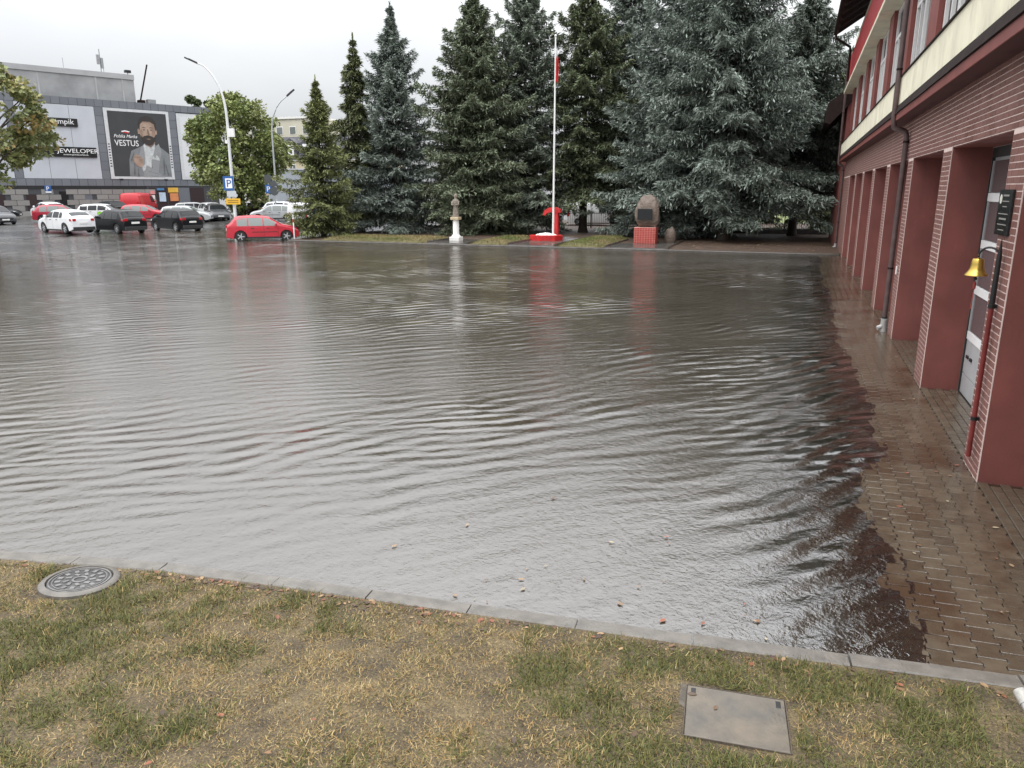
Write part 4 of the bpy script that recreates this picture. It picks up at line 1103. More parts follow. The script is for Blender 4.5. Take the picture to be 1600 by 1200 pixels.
# small stone beside it
bm = bmesh.new(); bmesh.ops.create_icosphere(bm, subdivisions=3, radius=1.0)
for v in bm.verts:
    p = v.co.copy(); v.co = Vector((mxx + 1.25 + p.x * 0.34, myy + 0.9 + p.y * 0.3, 0.45 + p.z * 0.55 * (1 + 0.1 * math.sin(5 * p.x + 3 * p.y))))
me = bpy.data.meshes.new('small_boulder'); bm.to_mesh(me); bm.free(); me.materials.append(M_boulder); set_smooth(me, 35)
tag(link('small_boulder', me), 'small dark upright stone just right of the boulder memorial', 'stone')

# ================================================================== SPRUCES
def spruce(label, x, y, Ht, Rm, hb, tip, inner, nb=230, seed=1, sag=0.28, lift=0.22, hang=0.35, shape=0.85, gap=0.0, zb=0.08, tuft=0.30, low=1.0, lean=0.0):
    r = np.random.default_rng(seed)
    Rm *= 1.30; nb = int(nb * 1.04)
    t_ = thing('spruce_tree', label, 'tree', (x, y, zb), 'spruces along the far edge of the yard')
    tip, inner = np.array(tip), np.array(inner)
    Cs, Ds, Ws, Ls, Cols = [], [], [], [], []
    limb = MB(); nb = int(nb * 0.60)
    for i in range(nb):
        if i % 6 == 0: wt = ((i + 3.0) / nb) ** 1.05; wlen = r.uniform(0.8, 1.12)
        t = min(max(wt + r.normal(0, 0.008), 0.0), 1.0)
        h = hb + (Ht - hb) * t * 0.985
        L = Rm * (max(1 - t, 0.0) ** shape) * r.uniform(0.5, 1.13) * wlen * min(1.0, (1 - t) / 0.24 + 0.12) + 0.06
        if t < 0.12: L *= low * (0.75 + 2.0 * t)
        az = i * 2.39996 + r.normal(0, 0.35)
        if gap and r.random() < gap: continue
        e = -0.30 + 0.95 * t + r.normal(0, 0.08)
        ra = np.array([math.cos(az), math.sin(az), 0]); ta = np.array([-math.sin(az), math.cos(az), 0])
        ns = int(5 + L * 5.1)
        s = np.linspace(0.10, 1, ns)
        def axis_pt(s): return np.outer(s * L * math.cos(e * 0.7), ra) + np.outer(h + L * (math.sin(e) * s - sag * s ** 1.6 + lift * s ** 3), [0, 0, 1])
        P = axis_pt(s)
        if L > 1.0:
            q = axis_pt(np.array([0.0, 0.35, 0.7]))
            limb.tube([(x + a[0] + lean * a[2], y + a[1], a[2] + zb) for a in q], [0.035 + 0.012 * L, 0.02 + 0.006 * L, 0.012], 5, cap=False)
        for side in (-1, 1):
            ph = r.uniform(0.55, 1.15, ns)
            D = np.cos(ph)[:, None] * ra + side * np.sin(ph)[:, None] * ta
            tl = np.clip((1 - s) * L * 0.50 + min(0.20, 0.06 + 0.2 * L), 0.06, 1.25) * r.uniform(0.7, 1.15, ns)
            m_ = 9
            u = np.linspace(0.05, 1, m_)
            for uu in u:
                c = P + D * (tl * uu)[:, None] + r.normal(0, 0.055, (ns, 3))
                hg = hang * r.uniform(0.4, 1.3, ns)
                c[:, 2] -= hg * tl * uu ** 1.5
                d = D + r.normal(0, 0.42, (ns, 3)); d[:, 2] -= hg * 1.0 * uu - 0.12
                Cs.append(c); Ds.append(d); Ls.append(tuft * r.uniform(0.75, 1.35, ns)); Ws.append(tuft * 0.125 * r.uniform(0.7, 1.3, ns))
                f = np.clip(0.08 + 0.60 * s * (0.5 + 0.5 * uu) + 0.38 * uu + r.normal(0, 0.16, ns), 0, 1)[:, None]  # needle age plus painted crown shade: inner colour deepened, tips lightened
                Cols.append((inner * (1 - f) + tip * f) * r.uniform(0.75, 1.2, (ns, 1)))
        # hanging curtains under the bough
        nh = int(L * 10.0 * hang / 0.35)
        if nh:
            s2 = r.uniform(0.15, 0.95, nh); c = axis_pt(s2) + np.outer(r.normal(0, 0.22, nh) * L * 0.35, ta); c[:, 2] -= r.uniform(0.05, 0.45, nh)
            d = r.normal(0, 0.25, (nh, 3)); d[:, 2] = -1
            Cs.append(c); Ds.append(d); Ls.append(tuft * r.uniform(0.9, 1.6, nh)); Ws.append(tuft * 0.14 * np.ones(nh))
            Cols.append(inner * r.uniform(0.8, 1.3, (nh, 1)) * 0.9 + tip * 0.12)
        # bough tip
        k = 9; c = np.repeat(axis_pt(np.array([1.0])), k, 0) + r.normal(0, 0.06, (k, 3)); d = np.repeat(ra[None], k, 0) + r.normal(0, 0.45, (k, 3)); d[:, 2] += 0.15
        Cs.append(c); Ds.append(d); Ls.append(tuft * np.ones(k)); Ws.append(tuft * 0.13 * np.ones(k)); Cols.append(np.repeat(tip[None], k, 0) * r.uniform(0.8, 1.2, (k, 1)))
    k = 40; c = np.zeros((k, 3)); c[:, 2] = np.linspace(Ht - 1.6, Ht + 0.25, k); d = r.normal(0, 0.45, (k, 3)); d[:, 2] = 1.0
    Cs.append(c); Ds.append(d); Ls.append(tuft * np.ones(k)); Ws.append(0.22 * tuft * np.ones(k)); Cols.append(np.repeat(tip[None], k, 0))
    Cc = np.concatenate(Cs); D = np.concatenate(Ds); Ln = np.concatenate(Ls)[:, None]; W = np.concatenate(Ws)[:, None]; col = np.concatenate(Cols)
    D /= np.linalg.norm(D, axis=1, keepdims=True)
    up = np.array([0, 0, 1.0]) + r.normal(0, 0.55, D.shape)
    S = np.cross(D, up); S /= np.linalg.norm(S, axis=1, keepdims=True) + 1e-9
    N = np.cross(S, D)
    a = Cc - D * Ln * 0.42; b = Cc + S * W - N * W * 0.35; c2 = Cc + D * Ln * 0.62; e2 = Cc - S * W - N * W * 0.35
    V = np.stack([a, b, c2, e2], 1).reshape(-1, 3)
    V = V + np.array([x, y, zb]); V[:, 0] += lean * (V[:, 2] - zb)
    n = len(Cc); F = np.arange(n * 4).reshape(n, 4)
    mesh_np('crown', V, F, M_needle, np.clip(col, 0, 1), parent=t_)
    tr = MB(); tr.tube([(x + lean * q, y, zb + q - 0.1) for q in (0, 0.5, 2, Ht * 0.5, Ht * 0.98)], [0.36 * Ht / 16 + 0.05, 0.27 * Ht / 16 + 0.03, 0.23 * Ht / 16 + 0.02, 0.12, 0.015], 10)
    tr.build('trunk', M_bark, t_, 60)
    if limb.v: limb.build('boughs', M_bark, t_)
    return t_
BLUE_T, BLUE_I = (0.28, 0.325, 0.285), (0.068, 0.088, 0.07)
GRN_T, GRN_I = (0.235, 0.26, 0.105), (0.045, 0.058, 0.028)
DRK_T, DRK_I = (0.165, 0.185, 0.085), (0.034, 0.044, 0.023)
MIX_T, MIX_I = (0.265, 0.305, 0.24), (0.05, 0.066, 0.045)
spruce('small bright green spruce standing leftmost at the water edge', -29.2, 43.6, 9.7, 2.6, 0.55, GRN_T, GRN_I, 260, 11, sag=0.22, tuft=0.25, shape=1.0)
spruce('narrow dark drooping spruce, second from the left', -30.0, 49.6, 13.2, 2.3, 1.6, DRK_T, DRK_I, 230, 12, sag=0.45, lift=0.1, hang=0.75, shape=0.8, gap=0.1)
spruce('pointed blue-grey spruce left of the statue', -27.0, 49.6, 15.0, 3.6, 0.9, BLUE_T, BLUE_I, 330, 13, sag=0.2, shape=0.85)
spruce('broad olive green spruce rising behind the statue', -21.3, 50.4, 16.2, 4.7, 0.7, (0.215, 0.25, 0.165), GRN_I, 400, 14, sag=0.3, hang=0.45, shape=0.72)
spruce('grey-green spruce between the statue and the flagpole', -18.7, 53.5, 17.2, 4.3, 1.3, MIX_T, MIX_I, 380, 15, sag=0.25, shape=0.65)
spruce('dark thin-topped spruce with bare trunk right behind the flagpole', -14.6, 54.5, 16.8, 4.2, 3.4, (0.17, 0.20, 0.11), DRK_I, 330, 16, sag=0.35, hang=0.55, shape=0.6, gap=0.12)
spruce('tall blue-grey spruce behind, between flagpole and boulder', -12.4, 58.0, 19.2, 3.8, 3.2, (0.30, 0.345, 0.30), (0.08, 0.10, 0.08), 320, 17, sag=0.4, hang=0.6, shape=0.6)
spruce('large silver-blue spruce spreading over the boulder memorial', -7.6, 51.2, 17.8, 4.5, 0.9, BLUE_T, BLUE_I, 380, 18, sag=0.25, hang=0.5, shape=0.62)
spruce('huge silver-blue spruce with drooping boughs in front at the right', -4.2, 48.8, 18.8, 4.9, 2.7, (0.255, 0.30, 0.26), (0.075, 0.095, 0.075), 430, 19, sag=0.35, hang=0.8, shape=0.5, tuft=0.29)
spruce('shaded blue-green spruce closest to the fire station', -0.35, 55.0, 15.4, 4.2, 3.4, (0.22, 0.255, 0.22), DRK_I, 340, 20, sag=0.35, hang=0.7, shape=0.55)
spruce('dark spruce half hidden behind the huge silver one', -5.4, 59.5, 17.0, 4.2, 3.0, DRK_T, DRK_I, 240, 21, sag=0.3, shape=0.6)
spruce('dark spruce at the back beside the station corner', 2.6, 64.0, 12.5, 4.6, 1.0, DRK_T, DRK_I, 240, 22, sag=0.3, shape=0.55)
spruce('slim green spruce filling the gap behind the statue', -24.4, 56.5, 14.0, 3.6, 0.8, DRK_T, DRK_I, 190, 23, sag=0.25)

# ================================================================== BROADLEAF TREES AND BUSHES
def broadleaf(name, label, x, y, z0, Ht, crown, ncl, nl, leaf, cols, seed, trunk_r=0.3, cat='tree', group=None, fork=0.35, solid=0.55):
    """crown = (centre z, rx, ry, rz); leaf clumps ride on limbs"""
    r = np.random.default_rng(seed)
    t_ = thing(name, label, cat, (x, y, z0), group)
    cz, rx, ry, rz = crown
    d = r.normal(0, 1, (ncl, 3)); d /= np.linalg.norm(d, axis=1, keepdims=True)
    rad = r.uniform(solid, 1.0, ncl) ** 0.6 * (1 + 0.12 * np.sin(d[:, 0] * 4 + seed) + 0.1 * np.sin(d[:, 2] * 5 + d[:, 1] * 3))
    cc = d * rad[:, None] * np.array([rx, ry, rz]) + np.array([x, y, z0 + cz])
    cs = r.uniform(0.10, 0.2, ncl) * min(rx, rz) * 1.25
    which = r.integers(0, ncl, nl)
    off = r.normal(0, 1, (nl, 3)); off /= np.linalg.norm(off, axis=1, keepdims=True) + 1e-9
    p = cc[which] + off * (cs[which] * r.uniform(0.5, 1.0, nl))[:, None] * np.array([1.15, 1.15, 0.8])
    dr = off + r.normal(0, 0.5, (nl, 3)); dr[:, 2] -= 0.3; dr /= np.linalg.norm(dr, axis=1, keepdims=True)
    up = r.normal(0, 0.5, (nl, 3)) + np.array([0, 0, 1.0])
    S = np.cross(dr, up); S /= np.linalg.norm(S, axis=1, keepdims=True) + 1e-9
    l = leaf * r.uniform(0.7, 1.3, (nl, 1)); w = l * 0.42
    V = np.stack([p - dr * l * 0.5, p + S * w, p + dr * l * 0.55, p - S * w], 1).reshape(-1, 3)
    cl = np.array(cols); cj = r.uniform(0.8, 1.2, ncl)
    kk = r.integers(0, len(cl), ncl)
    mixk = np.where(r.random(nl) < 0.7, kk[which], r.integers(0, len(cl), nl))
    col = cl[mixk] * (cj[which] * r.uniform(0.75, 1.2, nl))[:, None]
    mesh_np('crown', V, np.arange(nl * 4).reshape(nl, 4), M_foliage, np.clip(col, 0, 1), parent=t_)
    b = MB(); zt = z0 + cz
    b.tube([(x, y, z0 - 0.1), (x + 0.03, y, z0 + 0.4), (x + 0.1, y, z0 + Ht * fork), (x + 0.05, y, zt + rz * 0.5)], [trunk_r * 1.35, trunk_r, trunk_r * 0.75, trunk_r * 0.15], 10)
    for k in range(min(26, ncl)):
        q = cc[k * (ncl // min(26, ncl))]; s0 = Vector((x + 0.08, y, z0 + Ht * fork * r.uniform(0.9, 1.6)))
        m = s0.lerp(Vector(q), 0.5) + Vector((0, 0, 0.25)); b.tube([s0, m, q], [trunk_r * 0.3, trunk_r * 0.16, 0.02], 6, cap=False)
    b.build('trunk', M_bark, t_, 60)
    return t_
broadleaf('round_tree', 'round green broadleaf tree standing on the island behind the white lamp post', -53.7, 65.6, 0.3, 12.0, (6.6, 4.9, 4.6, 5.2), 210, 32000, 0.28,
          [(0.24, 0.275, 0.095), (0.19, 0.23, 0.075), (0.28, 0.30, 0.12), (0.15, 0.19, 0.065)], 51, 0.38, fork=0.25)
broadleaf('turning_tree', 'tree with yellowing leaves reaching in at the left edge', -41.9, 30.2, 0.0, 9.8, (6.85, 4.5, 3.9, 3.05), 110, 13000, 0.24,
          [(0.23, 0.255, 0.095), (0.28, 0.275, 0.11), (0.175, 0.205, 0.08), (0.30, 0.23, 0.085), (0.25, 0.275, 0.125)], 52, 0.3)
broadleaf('distant_tree', 'dark green treetop showing above the mall roof', -100.5, 115.5, 0.3, 19, (14.5, 3.4, 3.2, 4.6), 60, 7000, 0.5,
          [(0.07, 0.095, 0.04), (0.09, 0.115, 0.05)], 53, 0.4)
for k, (bx_, by_, w_, h_, lb) in enumerate(((2.4, 66, 1.9, 3.0, 'leafy bright shrub seen beside the far corner of the station'), (-2.2, 74, 3.2, 3.4, 'dark rounded shrub beyond the lawn behind the spruces'),
                                 (-9, 78, 4.0, 4.0, 'broad dark hedge shrub behind the boulder memorial'), (-20, 82, 4.5, 5.0, 'tall shrub behind the fence left of the flagpole'))):
    broadleaf('shrub', lb, bx_, by_, 0.05, h_, (h_ * 0.52, w_, w_, h_ * 0.5), 70, 6000, 0.24, [(0.085, 0.12, 0.03), (0.06, 0.09, 0.03), (0.11, 0.15, 0.04)], 60 + k, 0.08, 'shrub', 'shrubs behind the spruces', solid=0.1)

# lawn and path beyond the spruces
L_ = MB(); L_.add([(-8, 66, 0.06), (12, 66, 0.06), (14, 130, 0.4), (-14, 130, 0.4)], [(0, 1, 2, 3)]); tag(L_.build('back_lawn', M_lawnfar), kind='structure')
L_ = MB(); L_.add([(-30, 61.0, 0.10), (2, 61.5, 0.10), (2, 63.6, 0.10), (-30, 64.0, 0.10)], [(0, 1, 2, 3)]); tag(L_.build('back_path', mat('pale_wet_path', (0.30, 0.29, 0.28), 0.15, var=0.15, scale=1.0, rvar=0.08)), kind='structure')
# dark railing fence behind the spruces
fz = thing('railing_fence', 'dark metal railing fence running behind the spruces', 'fence', (-14, 60.2, 0.05))
for z in (0.28, 1.25): MB().box(-30, 1.6, 60.18, 60.215, z, z + 0.045).build('rail', M_black, fz)
for i in range(14): MB().box(-30 + i * 2.42, -29.93 + i * 2.42, 60.16, 60.23, 0.0, 1.4).build('post', M_black, fz)
me_bar = MB().box(-0.009, 0.009, -0.009, 0.009, 0.1, 1.36).build('bar', M_black).data; bpy.data.objects.remove(bpy.data.objects['bar'])
for i in range(210):
    o = bpy.data.objects.new('bar', me_bar); COL.objects.link(o); o.parent = fz
    o.matrix_parent_inverse = Matrix.Translation(-Vector(fz['_o'])); o.location = (-29.9 + i * 0.15, 60.2, 0.05)
tag(MB().bbox(-6.4, 1.9, 56.9, 57.15, 0.0, 0.42, 0.03).build('low_wall', M_concd), 'low dark wall behind the trunks next to the station', 'wall')
# white railing by the leftmost spruces
wr = thing('white_railing', 'low white metal railing behind the leftmost spruces', 'railing', (-27, 57.5, 0.05))
for z in (0.45, 0.95): MB().box(-33, -22, 57.5, 57.54, z, z + 0.05).build('rail', M_white, wr)
for i in range(8): MB().box(-33 + i * 1.57, -32.94 + i * 1.57, 57.49, 57.55, 0, 1.0).build('post', M_white, wr)
# slim marker post by the red car
mp_ = thing('marker_post', 'slim white marker post at the nose of the red hatchback', 'post', (-29.75, 41.1, 0))
MB().lathe([(0.035, -0.1), (0.035, 1.55), (0.02, 1.58)], (-29.75, 41.1, 0), 10).build('shaft', M_white, mp_, 40)
MB().lathe([(0.037, 1.1), (0.037, 1.3)], (-29.75, 41.1, 0), 10).build('red_band', M_red, mp_, 40)

# ================================================================== CARS
def smooth_interp(xs, pts):
    px = np.array([p[0] for p in pts]); pz = np.array([p[1] for p in pts])
    z = np.interp(xs, px, pz)
    return z
KINDS = {
 'hatch': dict(L=4.05, W=1.74, H=1.47, wr=0.31, fw=0.315, rw=-0.315, belt=0.60,
   top=[(-.5, .40), (-.497, .56), (-.485, .63), (-.46, .68), (-.385, .92), (-.33, .97), (-.2, .995), (-.08, 1.0), (.03, .975), (.10, .93), (.265, .665), (.30, .64), (.40, .585), (.46, .52), (.49, .44), (.5, .34)],
   ws=(.105, .26), rwn=(-.455, -.39), win=[(-.355, -.215), (-.20, -.005), (.01, .205)]),
 'suv': dict(L=4.35, W=1.84, H=1.60, wr=0.34, fw=0.31, rw=-0.31, belt=0.62,
   top=[(-.5, .42), (-.497, .60), (-.48, .66), (-.455, .71), (-.395, .92), (-.34, .97), (-.2, .995), (-.06, 1.0), (.04, .975), (.10, .94), (.24, .70), (.28, .67), (.42, .61), (.475, .54), (.495, .46), (.5, .34)],
   ws=(.105, .235), rwn=(-.45, -.40), win=[(-.385, -.245), (-.225, -.02), (0.0, .195)]),
 'coupe_suv': dict(L=4.3, W=1.80, H=1.54, wr=0.345, fw=0.30, rw=-0.31, belt=0.66,
   top=[(-.5, .44), (-.497, .62), (-.485, .69), (-.455, .735), (-.33, .90), (-.25, .955), (-.12, .995), (-.02, 1.0), (.05, .98), (.11, .94), (.25, .71), (.29, .68), (.42, .61), (.475, .53), (.495, .45), (.5, .34)],
   ws=(.115, .245), rwn=(-.445, -.34), win=[(-.27, -.19), (-.175, -.01), (0.01, .195)]),
 'wagon': dict(L=4.6, W=1.78, H=1.46, wr=0.315, fw=0.305, rw=-0.30, belt=0.61,
   top=[(-.5, .42), (-.497, .58), (-.485, .65), (-.465, .69), (-.42, .90), (-.37, .955), (-.2, .99), (-.05, 1.0), (.03, .975), (.09, .935), (.225, .67), (.27, .645), (.40, .59), (.46, .53), (.49, .44), (.5, .34)],
   ws=(.095, .22), rwn=(-.46, -.425), win=[(-.40, -.25), (-.235, -.06), (-.045, .175)]),
 'van': dict(L=4.9, W=1.92, H=1.95, wr=0.34, fw=0.32, rw=-0.29, belt=0.56,
   top=[(-.5, .36), (-.498, .60), (-.495, .93), (-.48, .975), (-.42, .99), (-.1, 1.0), (.12, .985), (.19, .94), (.325, .61), (.36, .575), (.45, .50), (.485, .42), (.5, .30)],
   ws=(.195, .32), rwn=None, win=[(.06, .265)]),
}
car_mesh = {}
M_carglass = mat('car_glass', (0.018, 0.02, 0.022), 0.08, spec=0.35)
M_carglass2 = mat('pale_car_glass', (0.16, 0.18, 0.17), 0.08, spec=0.9)
M_tyre = mat('tyre', (0.018, 0.018, 0.018), 0.75, var=0.2)
M_rim = mat('alloy_rim', (0.55, 0.56, 0.58), 0.3, metal=0.7)
M_head = mat('headlight_lens', (0.72, 0.74, 0.76), 0.1, spec=0.8)
M_tail = mat('tail_light_lens', (0.42, 0.015, 0.02), 0.12, spec=0.8)
M_plate = mat('number_plate', (0.72, 0.72, 0.70), 0.4)
M_plast = mat('black_plastic_trim', (0.022, 0.022, 0.023), 0.55)
def car_parts(kind):
    if kind in car_mesh: return car_mesh[kind]
    K = KINDS[kind]; L, W, H, wr = K['L'], K['W'], K['H'], K['wr']; belt = K['belt'] * H
    fx, rx = K['fw'] * L, K['rw'] * L
    xs = sorted(set(list(np.linspace(-.5, .5, 49)) + [p[0] for p in K['top']] + list((fx + np.linspace(-1.22, 1.22, 13) * wr) / L) + list((rx + np.linspace(-1.22, 1.22, 13) * wr) / L)))
    xs = np.array(xs) * L
    def top(x): return smooth_interp(np.asarray(x, float) / L, K['top']) * H
    sill = 0.20 if kind != 'suv' else 0.24
    def bot(x):
        x = np.asarray(x, float); z = np.full_like(x, sill) + 0.10 * sstep(0.42 * L, 0.5 * L, np.abs(x))
        for c in (fx, rx):
            q = (wr * 1.16) ** 2 - (x - c) ** 2
            z = np.maximum(z, np.where(q > 0, wr + np.sqrt(np.maximum(q, 0)), 0))
        return z
    def hw(x, z):
        x = np.asarray(x, float); z = np.asarray(z, float)
        w = W / 2 * (1 - 0.13 * np.abs(2 * x / L) ** 5)
        lowf = 1 - 0.07 * np.clip((belt * 0.75 - z) / (belt * 0.75), 0, 1) ** 2
        upf = 1 - (0.23 if kind != 'van' else 0.12) * np.clip((z - belt) / (H - belt), 0, 1) ** 1.15
        tz = top(x); rnd = 1 - 0.16 * np.clip((z - (tz - 0.14)) / 0.14, 0, 1) ** 2.5
        return w * lowf * upf * rnd
    NR = 12; NT = 7
    vs, fs = [], []; ring = []
    for x in xs:
        b, t = float(bot(x)), float(top(x)); b = min(b, t - 0.05)
        row = []
        zs = b + (t - b) * (np.linspace(0, 1, NR) ** 0.9)
        for z in zs: row.append((x, -float(hw(x, z)), z))
        wt = float(hw(x, t))
        for u in np.linspace(-1, 1, NT)[1:-1]: row.append((x, u * wt, t + 0.03 * (1 - u * u)))
        for z in zs[::-1]: row.append((x, float(hw(x, z)), z))
        ring.append(len(vs)); vs += row
    nr = len(row)
    for i in range(len(xs) - 1):
        for k in range(nr - 1): fs.append((ring[i] + k, ring[i + 1] + k, ring[i + 1] + k + 1, ring[i] + k + 1))
        fs.append((ring[i] + nr - 1, ring[i + 1] + nr - 1, ring[i + 1], ring[i]))
    fs.append(tuple(range(ring[0] + nr - 1, ring[0] - 1, -1))); fs.append(tuple(range(ring[-1], ring[-1] + nr)))
    def M(mb, m, smooth=40, nm='p'):
        me = bpy.data.meshes.new(nm); me.from_pydata(mb.v, [], mb.f); me.materials.append(m); bm_fix(me)
        if smooth: set_smooth(me, smooth)
        return me
    out = []
    out.append(('body', M(MB().add(vs, fs), M_white, 50), None, (0, 0, 0), 0))
    def side_patch(x0, x1, zb, zt, s, off=0.006, n=7, slant=0):
        v = []
        for j in range(4):
            for i in range(n):
                x = x0 + (x1 - x0) * i / (n - 1)
                z1 = min(zt, float(top(x)) - 0.085); z0 = min(zb, z1 - 0.01); z = z0 + (z1 - z0) * j / 3
                v.append((x, s * (float(hw(x, z)) + off), z))
        return MB().add(v, [(j * n + i, j * n + i + 1, (j + 1) * n + i + 1, (j + 1) * n + i) for j in range(3) for i in range(n - 1)])
    for s in (-1, 1):
        for a, b in K['win']: out.append(('side_window', M(side_patch(a * L, b * L, belt + 0.025, H - 0.10, s), M_carglass, 30), 'glass', (0, 0, 0), 0))
        out.append(('sill_trim', M(side_patch(rx + wr * 1.2, fx - wr * 1.2, sill - 0.0, sill + 0.09, s, 0.008), M_plast, 30), None, (0, 0, 0), 0))
        out.append(('headlight', M(side_patch(0.41 * L, 0.485 * L, 0.47 * H, 0.47 * H + 0.16, s, 0.01), M_head, 30), None, (0, 0, 0), 0))
        out.append(('tail_light', M(side_patch(-0.499 * L, -0.455 * L, (0.54 if kind != 'van' else 0.42) * H, (0.65 if kind != 'van' else 0.62) * H, s, 0.012), M_tail, 30), None, (0, 0, 0), 0))
        mb = MB().bbox(-0.5 * L - 0.018, -0.49 * L, s * W * 0.34 - 0.11 * (1 if kind != 'van' else .5), s * W * 0.34 + 0.11 * (1 if kind != 'van' else .5), (0.54 if kind != 'van' else 0.42) * H, (0.64 if kind != 'van' else 0.62) * H, 0.01)
        out.append(('tail_light', M(mb, M_tail, 0), None, (0, 0, 0), 0))
        mx_ = K['win'][-1][1] * L - 0.12
        mb = MB(); mb.bbox(mx_ - 0.06, mx_ + 0.08, s * (W / 2 + 0.10) - 0.10, s * (W / 2 + 0.10) + 0.06, belt + 0.04, belt + 0.19, 0.03)
        out.append(('mirror', M(mb, M_plast, 40), 'paint', (0, 0, 0), 0))
        for q in ((K['win'][-1][0] + 0.03) * L, ((K['win'][-2][0] if len(K['win']) > 1 else -.3) + 0.03) * L):
            yy = float(hw(q, belt - 0.10))
            mb = MB().bbox(q - 0.0, q + 0.18, s * (yy + 0.012) - 0.012, s * (yy + 0.012) + 0.012, belt - 0.12, belt - 0.085, 0.006)
            out.append(('door_handle', M(mb, M_plast, 0), None, (0, 0, 0), 0))
        for q in [K['win'][-1][0] * L - 0.02, K['win'][-1][1] * L - 0.02]:
            mb = side_patch(q, q + 0.012, sill + 0.12, belt + 0.01, s, 0.004, 2); out.append(('door_gap', M(mb, M_black, 0), None, (0, 0, 0), 0))
        if kind == 'hatch': out.append(('rub_strip', M(side_patch(-0.16 * L, 0.19 * L, 0.37 * H, 0.37 * H + 0.035, s, 0.012), M_plast, 0), None, (0, 0, 0), 0))
    def top_patch(x0, x1, inset, m, nm, off=0.008, role=None):
        v = []; n = 6; k = 7
        for i in range(n):
            x = x0 + (x1 - x0) * i / (n - 1); t = float(top(x)); w_ = float(hw(x, t - 0.03)) - inset
            for u in np.linspace(-1, 1, k): v.append((x, u * w_, t + 0.03 * (1 - u * u) + off))
        return (nm, M(MB().add(v, [(i * k + j, i * k + j + 1, (i + 1) * k + j + 1, (i + 1) * k + j) for i in range(n - 1) for j in range(k - 1)]), m, 40), role, (0, 0, 0), 0)
    out.append(top_patch(K['ws'][0] * L, K['ws'][1] * L, 0.06, M_carglass, 'windscreen', 0.012, 'glass'))
    if K['rwn']: out.append(top_patch(K['rwn'][0] * L, K['rwn'][1] * L, 0.10, M_carglass, 'rear_window', 0.014, 'glass'))
    else:
        for s in (-1, 1): out.append(('rear_window', M(MB().bbox(-.5 * L - 0.01, -.49 * L, s * 0.42 - 0.33, s * 0.42 + 0.33, 0.66 * H, 0.88 * H, 0.02), M_carglass, 0), 'vanwin', (0, 0, 0), 0))
    out.append(('rear_bumper', M(MB().bbox(-.5 * L - 0.02, -.47 * L, -W * 0.42, W * 0.42, sill + 0.03, sill + 0.26, 0.03), M_plast, 40), 'bump', (0, 0, 0), 0))
    out.append(('grille', M(MB().bbox(.488 * L, .5 * L + 0.012, -W * 0.30, W * 0.30, 0.28 * H, 0.40 * H, 0.02), M_plast, 40), None, (0, 0, 0), 0))
    out.append(('number_plate', M(MB().bbox(-.5 * L - 0.03, -.49 * L, -0.26, 0.26, 0.42 * H, 0.42 * H + 0.115, 0.004), M_plate, 0), None, (0, 0, 0), 0))
    out.append(('number_plate', M(MB().bbox(.49 * L, .5 * L + 0.025, -0.26, 0.26, 0.25 * H, 0.25 * H + 0.11, 0.004), M_plate, 0), None, (0, 0, 0), 0))
    tw = 0.20
    ty = M(MB().lathe([(wr * 0.66, -tw / 2), (wr * 0.93, -tw / 2), (wr, -tw / 2 + 0.03), (wr, tw / 2 - 0.03), (wr * 0.93, tw / 2), (wr * 0.66, tw / 2)], n=24, axis='y', cap=False), M_tyre, 40)
    rm = MB(); rm.lathe([(wr * 0.68, -tw / 2 + 0.015), (wr * 0.68, tw / 2 - 0.015), (wr * 0.60, tw / 2 - 0.02), (wr * 0.60, -tw / 2 + 0.02)], n=24, axis='y', cap=False)
    for k in range(5):
        a = k * 2 * math.pi / 5; d = Vector((math.cos(a), 0, math.sin(a)))
        for s in (-1, 1): rm.obox(d * wr * 0.32 + Vector((0, s * (tw / 2 - 0.03), 0)), (d, (0, 1, 0), d.cross(Vector((0, 1, 0)))), (wr * 0.34, 0.014, wr * 0.105))
    rm.lathe([(wr * 0.16, -tw / 2 + 0.01), (wr * 0.16, tw / 2 - 0.01)], n=12, axis='y')
    rmm = M(rm, M_rim, 30); dk = M(MB().lathe([(wr * 0.62, -0.03), (wr * 0.62, 0.03)], n=20, axis='y'), M_black, 40)
    wells = M(MB().box(-0.46 * L, 0.46 * L, -W * 0.36, W * 0.36, 0.19, 0.55), M_black, 0)
    out.append(('underbody', wells, None, (0, 0, 0), 0))
    for xx in (fx, rx):
        for s in (-1, 1): out.append(('wheel', ty, None, (xx, s * (W / 2 - tw / 2 - 0.015), wr), [('rim', rmm), ('brake_disc', dk)]))
    car_mesh[kind] = out
    return out
PAINT = {}
def paint(n, c, rough=0.3, coat=0.35): return mat('paint_' + n, c, rough, coat=coat, var=0.05, scale=2)
P_red = paint('red', (0.46, 0.018, 0.035)); P_white = paint('white', (0.74, 0.75, 0.76)); P_black = paint('black', (0.008, 0.0085, 0.010), 0.3, 0.08); P_black.node_tree.nodes['Principled BSDF'].inputs['Specular IOR Level'].default_value = 0.3
P_silver = paint('silver', (0.42, 0.43, 0.44)); P_grey = paint('dark_grey', (0.07, 0.072, 0.078)); P_dred = paint('deep_red', (0.36, 0.02, 0.04)); P_vred = paint('van_red', (0.55, 0.02, 0.03))
